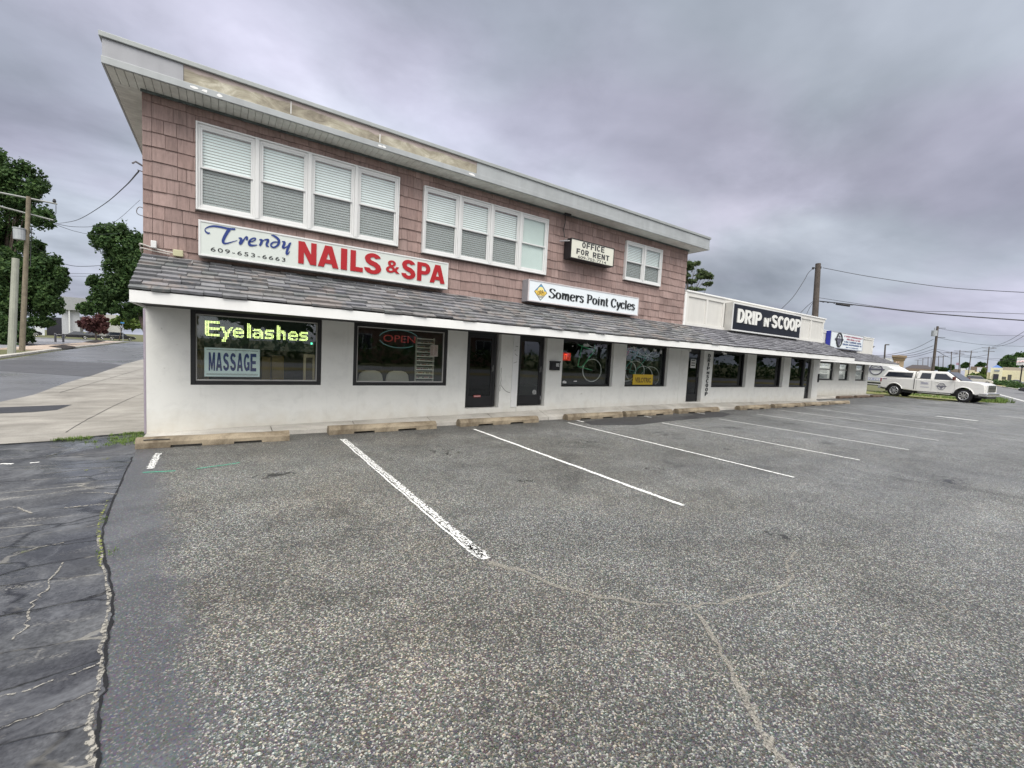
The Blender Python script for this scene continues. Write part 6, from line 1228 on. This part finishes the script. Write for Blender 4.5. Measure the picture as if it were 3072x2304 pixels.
# ------------------------------------------------------------------ vehicles
TY = plain('tyre_rubber', (.012,.012,.013), .85); CHR = plain('chrome', (.70,.70,.70), .22, .9, var=.02); CG = plain('vehicle_glass', (.018,.022,.032), .08, var=.02, spec=.8); WHP = plain('white_car_paint', (.78,.77,.74), .28, var=.02, coat=.6); DKP = plain('dark_car_paint', (.012,.012,.018), .25, coat=.8, var=.02); SLP = plain('silver_car_paint', (.35,.37,.40), .3, .4, var=.02, coat=.5)
def wheel(parent, x, y, r_, w_, spokes=8, side=-1):
    m = MB(); pr = []; c = Vector((x, y, r_)); s = side
    R_ = [(r_*.60,-w_/2+.01),(r_*.86,-w_/2),(r_*.97,-w_/2+.03),(r_,-w_/4),(r_,w_/4),(r_*.97,w_/2-.03),(r_*.86,w_/2),(r_*.60,w_/2-.01)]; n = 28
    vs = [(x+a*math.cos(2*math.pi*k/n), y+b, r_+a*math.sin(2*math.pi*k/n)) for k in range(n) for a, b in R_]; q = len(R_)
    m.add(vs, [(k*q+j, k*q+(j+1)%q, ((k+1)%n)*q+(j+1)%q, ((k+1)%n)*q+j) for k in range(n) for j in range(q)]); t_ = m.build('wheel', TY, parent, local=True, smooth=True)
    m = MB(); yo_ = y+s*(w_/2-.02); m.ring((x,yo_,r_), r_*.60, .02, 'y', 28, 6); m.cyl((x,yo_+s*.01,r_), r_*.16, .06, 'y', 12)
    for k in range(spokes):
        a = 2*math.pi*k/spokes; d_ = Vector((math.cos(a),0,math.sin(a))); e = Vector((-d_.z,0,d_.x)); p = Vector((x,yo_,r_)); m.hexa([p+d_*r_*.12-e*.022+Vector((0,-.012,0)), p+d_*r_*.12+e*.022+Vector((0,-.012,0)), p+d_*r_*.12+e*.022+Vector((0,.012,0)), p+d_*r_*.12-e*.022+Vector((0,.012,0)), p+d_*r_*.58-e*.040+Vector((0,-.012,0)), p+d_*r_*.58+e*.040+Vector((0,-.012,0)), p+d_*r_*.58+e*.040+Vector((0,.012,0)), p+d_*r_*.58-e*.040+Vector((0,.012,0))])
    m.build('rim', CHR, t_, local=True); m = MB(); m.cyl((x,y+s*(w_/2-.07),r_), r_*.58, .02, 'y', 24); m.build('brake_disc', M_BLACK, t_, local=True)
def arch(cx, r_, z0, n=12, zc=.43):
    a0 = math.asin(max(-1, min(1, (z0-zc)/r_))); return [(cx+r_*math.cos(math.pi-a0-(math.pi-2*a0)*i/n), zc+r_*math.sin(math.pi-a0-(math.pi-2*a0)*i/n)) for i in range(n+1)]
# the pickup: heads toward the road; local +X forward, left/right by Y
R0, R1 = Vector((40.45, 9.94, 0)), Vector((40.0, 6.32, 0)); hd_ = (R1-R0).normalized(); org = R0-hd_*1.02*.90
pk = thing('pickup_truck', 'white crew cab pickup with a canopy over its bed parked past the office', 'pickup truck', tuple(org), math.atan2(hd_.y, hd_.x))
pk.scale = (.895, 1, 1); HW = .97; sd = -1   # the side toward the camera is local -Y
prof = [(.10,.62),(.10,1.30),(2.22,1.33),(2.26,1.33),(4.72,1.36),(5.1,1.36),(5.75,1.30),(6.0,1.20),(6.05,.95),(6.03,.62)]
low = [(5.60,.52)]+arch(5.0,.56,.52)[::-1]+[(2.3,.50)]+arch(1.02,.54,.55)[::-1]+[(.25,.58)]
m = MB(); m.prism(prof+low, -HW, HW, 'y'); m.build('body', WHP, pk, local=True, bevel=.05, bseg=3, smooth=True)
# crew cab, canopy
def taper(m, x0, x1, x2, x3, z0, z1, w0, w1): return m.hexa([(x0,-w0,z0),(x3,-w0,z0),(x3,w0,z0),(x0,w0,z0),(x1,-w1,z1),(x2,-w1,z1),(x2,w1,z1),(x1,w1,z1)])
m = MB(); taper(m, 2.27, 2.36, 3.98, 4.78, 1.33, 1.90, .95, .78); m.build('cab', WHP, pk, local=True, bevel=.06, bseg=3, smooth=True)
m = MB(); taper(m, .12, .42, 2.15, 2.20, 1.31, 1.84, .95, .80); m.build('bed_canopy', WHP, pk, local=True, bevel=.06, bseg=3, smooth=True)
def sidepanel(x0, x1, x2, x3, z0, z1, zb, zt, wb, wt, nm, mat, o=.012):
    for s in (-1, 1):
        m = MB()
        def W(z): return wb+(wt-wb)*(z-zb)/(zt-zb)
        P = [(x0,z0),(x3,z0),(x2,z1),(x1,z1)]; vs = [(x, s*(W(z)+o), z) for x, z in P]+[(x, s*(W(z)-.03), z) for x, z in P]
        m.add(vs, [(0,1,2,3),(4,5,6,7),(0,1,5,4),(1,2,6,5),(2,3,7,6),(3,0,4,7)]); m.build(nm, mat, pk, local=True)
sidepanel(.34,.52,2.06,2.06,1.38,1.72,1.31,1.84,.95,.80,'canopy_window', CG)
sidepanel(2.52,2.58,3.12,3.14,1.37,1.76,1.33,1.90,.95,.78,'rear_door_window', CG); sidepanel(3.34,3.36,3.92,4.42,1.37,1.76,1.33,1.90,.95,.78,'front_door_window', CG)
m = MB(); m.hexa([(4.795,-.86,1.37),(4.80,.86,1.37),(4.02,.72,1.885),(4.02,-.72,1.885),(4.82,-.86,1.38),(4.82,.86,1.38),(4.04,.72,1.90),(4.04,-.72,1.90)]); m.build('windscreen', CG, pk, local=True)
m = MB(); m.tube([(2.23,-.975,.62),(2.23,-.975,1.33),(2.25,-.86,1.8),(2.30,-.70,1.87)], .018, 5); m.tube([(2.23,.975,.62),(2.23,.975,1.33),(2.25,.86,1.8)], .018, 5); m.build('bed_gap', M_BLACK, pk, local=True)
m = MB()
for s in (-1, 1):
    for x in (3.24, 4.50, 2.36): m.box(x-.005, x+.005, s*HW-.004, s*HW+.004, .6, 1.33)
m.build('door_seam', plain('seam_grey', (.22,.22,.22), .6), pk, local=True)
for s in (-1, 1):
    for x in (2.60, 3.44): MB().box(x, x+.2, s*(HW+.005)-.02, s*(HW+.005)+.02, 1.17, 1.22).build('door_handle', WHP, pk, local=True, bevel=.008)
    for cx, rr_ in ((1.02,.54),(5.0,.56)):
        m = MB(); P = arch(cx, rr_+.04, .60)
        for (a, b_) in zip(P, P[1:]):
            ca = Vector((cx,.43)); A_, B_ = Vector(a), Vector(b_); A2, B2_ = ca+(A_-ca)*(rr_-.03)/(rr_+.04), ca+(B_-ca)*(rr_-.03)/(rr_+.04); y0_, y1_ = s*(HW-.02), s*(HW+.035)
            m.add([(A_.x,y1_-.03*s,A_.y),(B_.x,y1_-.03*s,B_.y),(B2_.x,y1_,B2_.y),(A2.x,y1_,A2.y),(A2.x,y0_,A2.y),(B2_.x,y0_,B2_.y)], [(0,1,2,3),(3,2,5,4)])
        m.build('wheel_arch', WHP, pk, local=True, smooth=True)
    MB().box(2.5,4.35,s*.98-.08,s*.98+.08,.42,.47).build('running_board', CHR, pk, local=True, bevel=.02)
    MB().box(4.42,4.55,s*1.12-.12,s*1.12+.12,1.36,1.60).build('mirror', plain('mirror_brown', (.10,.03,.025), .3), pk, local=True, bevel=.03)
    MB().box(.085,.17,s*(HW-.10),s*(HW+.006),.98,1.25).build('tail_light', plain('tail_red', (.30,.01,.02), .25), pk, local=True, bevel=.01)
    MB().hexa([(5.70,s*(HW-.12),.98),(6.0,s*(HW-.25),.98),(6.02,s*(HW-.5),.98),(5.70,s*(HW+.004),.98),(5.66,s*(HW-.12),1.20),(5.96,s*(HW-.25),1.20),(5.98,s*(HW-.5),1.20),(5.66,s*(HW+.004),1.22)]).build('headlight', plain('lamp_lens', (.6,.62,.65), .12), pk, local=True, bevel=.01)
m = MB(); m.box(5.98,6.10,-.62,.62,.74,1.18); m.build('grille', CHR, pk, local=True, bevel=.03); m = MB()
for k in range(4): m.box(6.098,6.106,-.56,.56,.80+k*.09,.85+k*.09)
m.build('grille_slot', M_BLACK, pk, local=True)
MB().box(5.72,6.22,-.97,.97,.46,.70).build('front_bumper', CHR, pk, local=True, bevel=.06, bseg=3); MB().box(5.8,6.12,-.8,.8,.34,.46).build('air_dam', M_BLACK, pk, local=True, bevel=.03)
MB().box(-.06,.14,-.95,.95,.50,.70).build('rear_bumper', CHR, pk, local=True, bevel=.03)
m = MB(); m.box(.3,5.5,-.6,.6,.34,.56); m.box(.2,5.6,-.9,-.86,.48,.66); m.box(.2,5.6,.86,.9,.48,.66); m.box(1.35,2.2,-.85,.85,.34,.56); m.build('chassis', M_BLACK, pk, local=True)
for x in (1.02, 5.0):
    for s in (-1, 1): wheel(pk, x, s*.80, .43, .30, 8, s)
m = MB(); y_ = -HW-.012; m.ring((3.80,y_,.93), .21, .016, 'y', 28, 5); m.prism([(3.53,.91),(4.05,.91),(4.10,.95),(4.0,.97),(3.58,.97),(3.48,.94)], y_-.008, y_, 'y'); m.tube([(3.66,y_,.99),(3.78,y_,1.07),(3.86,y_,1.02),(3.96,y_,1.06)], .012, 4); m.prism([(3.68,.89),(3.92,.89),(3.8,.76)], y_-.006, y_-.001, 'y'); m.build('door_emblem', plain('emblem_slate2', (.13,.13,.17), .5), pk, local=True)
m = MB(); rr = random.Random(6)
for z, x0_, x1_ in ((1.10,2.62,3.08),(1.05,2.66,3.04),(1.00,2.62,3.08),(.80,2.62,3.12)):
    x = x0_
    while x < x1_: w_ = rr.uniform(.03,.07); m.box(x, min(x+w_,x1_), y_-.003, y_, z, z+.028); x += w_+.016
m.build('printed_line', plain('print_lilac', (.28,.28,.42), .5), pk, local=True)
m = MB(); m.box(.24,.52,-HW-.008,-HW-.004,1.19,1.235); m.build('decal', plain('decal_purple', (.18,.10,.20), .5), pk, local=True)
# enclosed trailer behind the pickup
tl_o = Vector((45.2, *[float(CAMP[1]+ray(2721,1120)[1]*45.2/ray(2721,1120)[0])], 0)); tl = thing('enclosed_trailer', 'white round nosed trailer with a dark oval emblem behind the pickup', 'trailer', tuple(tl_o), math.atan2(hd_.y, hd_.x))
P = [(-6,.80),(-6,2.60),(-2.4,2.62),(-1.9,2.56),(-1.45,2.44),(-1.0,2.27),(-.55,2.05),(-.2,1.84),(0,1.6),(0,.80)]
MB().prism(P, -1.05, 1.05, 'y').build('body', plain('trailer_white', (.66,.67,.68), .4, var=.03), tl, local=True, bevel=.08, bseg=3, smooth=True)
MB().box(-6.0,.0,-1.0,1.0,.55,.79).build('chassis', M_BLACK, tl, local=True); m = MB(); m.box(-5.9,-.9,-1.06,-1.0,.62,.68); m.build('side_rail', M_VINYL, tl, local=True)
m = MB(); m.tube([(-.2,-.5,.62),(1.0,0,.55)], .05, 6); m.tube([(-.2,.5,.62),(1.0,0,.55)], .05, 6); m.tube([(.6,0,.1),(.6,0,.85)], .04, 6); m.build('drawbar', M_BLACK, tl, local=True)
for x in (-4.6,-3.8):
    for s in (-1,1): wheel(tl, x, s*.86, .36, .24, 6, s)
m = MB(); yt = -1.062; cx_ = -1.62; m.ring((cx_,yt,1.86), .42, .045, 'y', 32, 6); m.prism([(cx_-.62,1.80),(cx_+.55,1.80),(cx_+.6,1.90),(cx_+.4,1.94),(cx_-.5,1.94),(cx_-.72,1.87)], yt-.03, yt+.01, 'y'); m.tube([(cx_-.3,yt-.01,2.0),(cx_,yt-.01,2.14),(cx_+.15,yt-.01,2.04),(cx_+.3,yt-.01,2.1)], .03, 5); m.build('side_emblem', plain('emblem_slate', (.10,.10,.14), .5), tl, local=True)
m = MB(); m.box(-5.9,-1.1,yt-.004,yt,.95,1.18); m.build('stripe', plain('stripe_lilac', (.35,.37,.55), .5), tl, local=True)
m = text_mb('1.877.703', -2.45, -1.25, .98, 1.14, yt-.006, .03, .003); m.build('phone_number', plain('white_paint_text', (.75,.75,.78), .5), tl, local=True)
# ordinary cars
def car(name, label, base, rz, L, H, paint, suv=False, group=None):
    c = thing(name, label, 'car', base, rz, group); hw = .9; r_ = .33; x1_, x2_ = L*.19, L*.80; zb = .28; zs = H*.62 if suv else H*.60
    pr = [(0,.40),(.02,zs*.9),(.2,zs),(L*.70,zs),(L*.93,zs*.86),(L,zs*.62),(L-.02,.36)]+[(L*.9,zb)]+arch(x2_, r_+.06, zb, 8, r_)[::-1]+arch(x1_, r_+.06, zb, 8, r_)[::-1]+[(.2,zb)]
    MB().prism(pr, -hw, hw, 'y').build('body', paint, c, local=True, bevel=.06, bseg=2, smooth=True)
    a = (.05,.35,L*.55,L*.72) if suv else (L*.12,L*.28,L*.52,L*.72)
    m = MB(); taper(m, a[0], a[1], a[2], a[3], zs-.02, H-.04, .82, .64); m.build('window_band', CG, c, local=True, bevel=.03)
    m = MB(); taper(m, a[1]-.06, a[1], a[2], a[2]+.06, H-.07, H, .68, .60); m.build('roof', paint, c, local=True, bevel=.03)
    for x in (x1_, x2_):
        for s in (-1, 1): wheel(c, x, s*.80, r_, .2, 5, s)
    for s in (-1, 1): MB().box(L-.12,L-.03,s*.70-.14,s*.70+.14,zs*.66,zs*.78).build('headlight', plain('lamp_lens', (.6,.62,.65), .12), c, local=True); MB().box(.0,.08,s*.72-.12,s*.72+.12,zs*.72,zs*.86).build('tail_light', plain('tail_red', (.30,.01,.02), .25), c, local=True)
    return c
def pcar(x0, z, L, flip=False):
    p0, p1, u_, n_ = fr(x0, x0+30, z)
    if flip: return (tuple(p0+u_*L), math.atan2(-u_.y, -u_.x))
    return (tuple(p0), math.atan2(u_.y, u_.x))
for x0, z, L, H, pt, suv, fl, lab in ((26,90,4.7,1.9,DKP,True,False,'dark car parked in the left car park behind the utility pole'),(168,86,5.0,1.5,DKP,False,True,'dark low car parked in front of the grey building, left of the red tree'),
  (235,93,4.6,1.5,DKP,False,False,'dark car partly hidden behind the dark low car near the red tree'),(318,95,4.9,1.75,DKP,True,False,'dark tall car parked right of the red tree'),(-30,84,4.8,2.1,WHP,True,False,'white tall car at the left edge behind the bare grey pole'),
  (3014,150,4.6,1.5,SLP,False,True,'silver car parked by the red roadside sign'),(3058,50,4.5,1.40,DKP,False,True,'dark car entering the picture on the road at the right edge'),(2897,105,4.6,2.0,plain('tan_car_paint', (.5,.48,.42), .3, coat=.5),True,False,'pale car roof showing just above the pickup hood')):
    b, rz = pcar(x0, z, L, fl); car('parked_car', lab, b, rz, L, H, pt, suv)
# ------------------------------------------------------------------ across the road: what the shop windows mirror
hg = thing('roadside_hedge', 'long clipped hedge on the far side of the road behind the camera', 'hedge', (*rd(5,22.5),0))
cl = []; gg = random.Random(4)
for i in range(80): x, y = rd(-35+i*1.9, 22.5+gg.uniform(-.3,.3)); cl.append(((x,y,1.0), (1.5,1.2,gg.uniform(1.1,1.5))))
leaves(cl, 9000, .22, 40).build('foliage', LF2, hg)
hs = thing('roadside_house', 'pinkish low house with white framed windows across the road behind the camera', 'house', (*rd(12,30),0)); 
def rbox(m, s0, s1, o0, o1, z0, z1): P = [rd(s0,o0), rd(s1,o0), rd(s1,o1), rd(s0,o1)]; return m.hexa([(*p,z0) for p in P]+[(*p,z1) for p in P])
rbox(MB(), 2, 24, 29, 38, 0, 3.6).build('wall', plain('house_pink', (.36,.22,.16), .8), hs); rbox(MB(), 1.4, 24.6, 28.4, 38.6, 3.6, 4.6).build('roof', plain('house_roof', (.12,.10,.10), .9), hs)
for s in (5,10,18):
    f = rbox(MB(), s, s+1.8, 28.9, 29, 1.3, 2.9).build('window', M_VINYL, hs); m = MB(); rbox(m, s+.1, s+.85, 28.87, 28.9, 1.4, 2.8); rbox(m, s+.95, s+1.7, 28.87, 28.9, 1.4, 2.8); m.build('pane', CG, f)
for i, (s, o, h) in enumerate(((-26,31,10),(-16,34,12),(-5,32,11),(28,31,11),(37,33,12),(46,31,11),(55,33,12),(66,34,12),(78,33,12),(92,34,12),(12,44,14),(2,44,13),(22,44,14))):
    x, y = rd(s, o); tree('roadside_tree', 'leafy dark tree across the road behind the camera, number counted along the hedge'.replace(', number counted along the hedge', ''), (x,y,0), [((x,y,h*.6),(4.5,4.5,h*.42)), ((x+3,y,h*.45),(3,3,h*.3))], 3800, .6, LF1, 60+i, .3, per=8, group='trees across the road')

# pieces that came out of one builder but stand apart become parts of their own
def split_loose(o):
    bm = bmesh.new(); bm.from_mesh(o.data); seen = set(); groups = []
    for v in bm.verts:
        if v.index in seen: continue
        st_ = [v]; g_ = []; seen.add(v.index)
        while st_:
            q = st_.pop(); g_.append(q.index)
            for e in q.link_edges:
                r_ = e.other_vert(q)
                if r_.index not in seen: seen.add(r_.index); st_.append(r_)
        groups.append(set(g_))
    bm.free()
    if len(groups) < 2: return
    me0 = o.data; V0 = [tuple(v.co) for v in me0.vertices]; F0 = [tuple(p.vertices) for p in me0.polygons]; base = o.name.split('.')[0]
    for k, g_ in enumerate(groups):
        idx = {i: n for n, i in enumerate(sorted(g_))}; me = bpy.data.meshes.new(base); me.from_pydata([V0[i] for i in sorted(g_)], [], [tuple(idx[i] for i in f) for f in F0 if f[0] in g_])
        for m_ in me0.materials: me.materials.append(m_)
        if k == 0: o.data = me
        else: c = bpy.data.objects.new(base, me); COL.objects.link(c); c.parent = o.parent
for nm in ('service_bracket','paint_flecks','scratches','stucco_crack','decal','tag','rule','chassis','bracket','junction_box'):
    for o in [q for q in bpy.data.objects if q.type == 'MESH' and q.name.split('.')[0] == nm]: split_loose(o)
for a, b_ in (('paint_flecks','paint_fleck'),('scratches','scratch')):
    for o in [q for q in bpy.data.objects if q.name.split('.')[0] == a]: o.name = b_
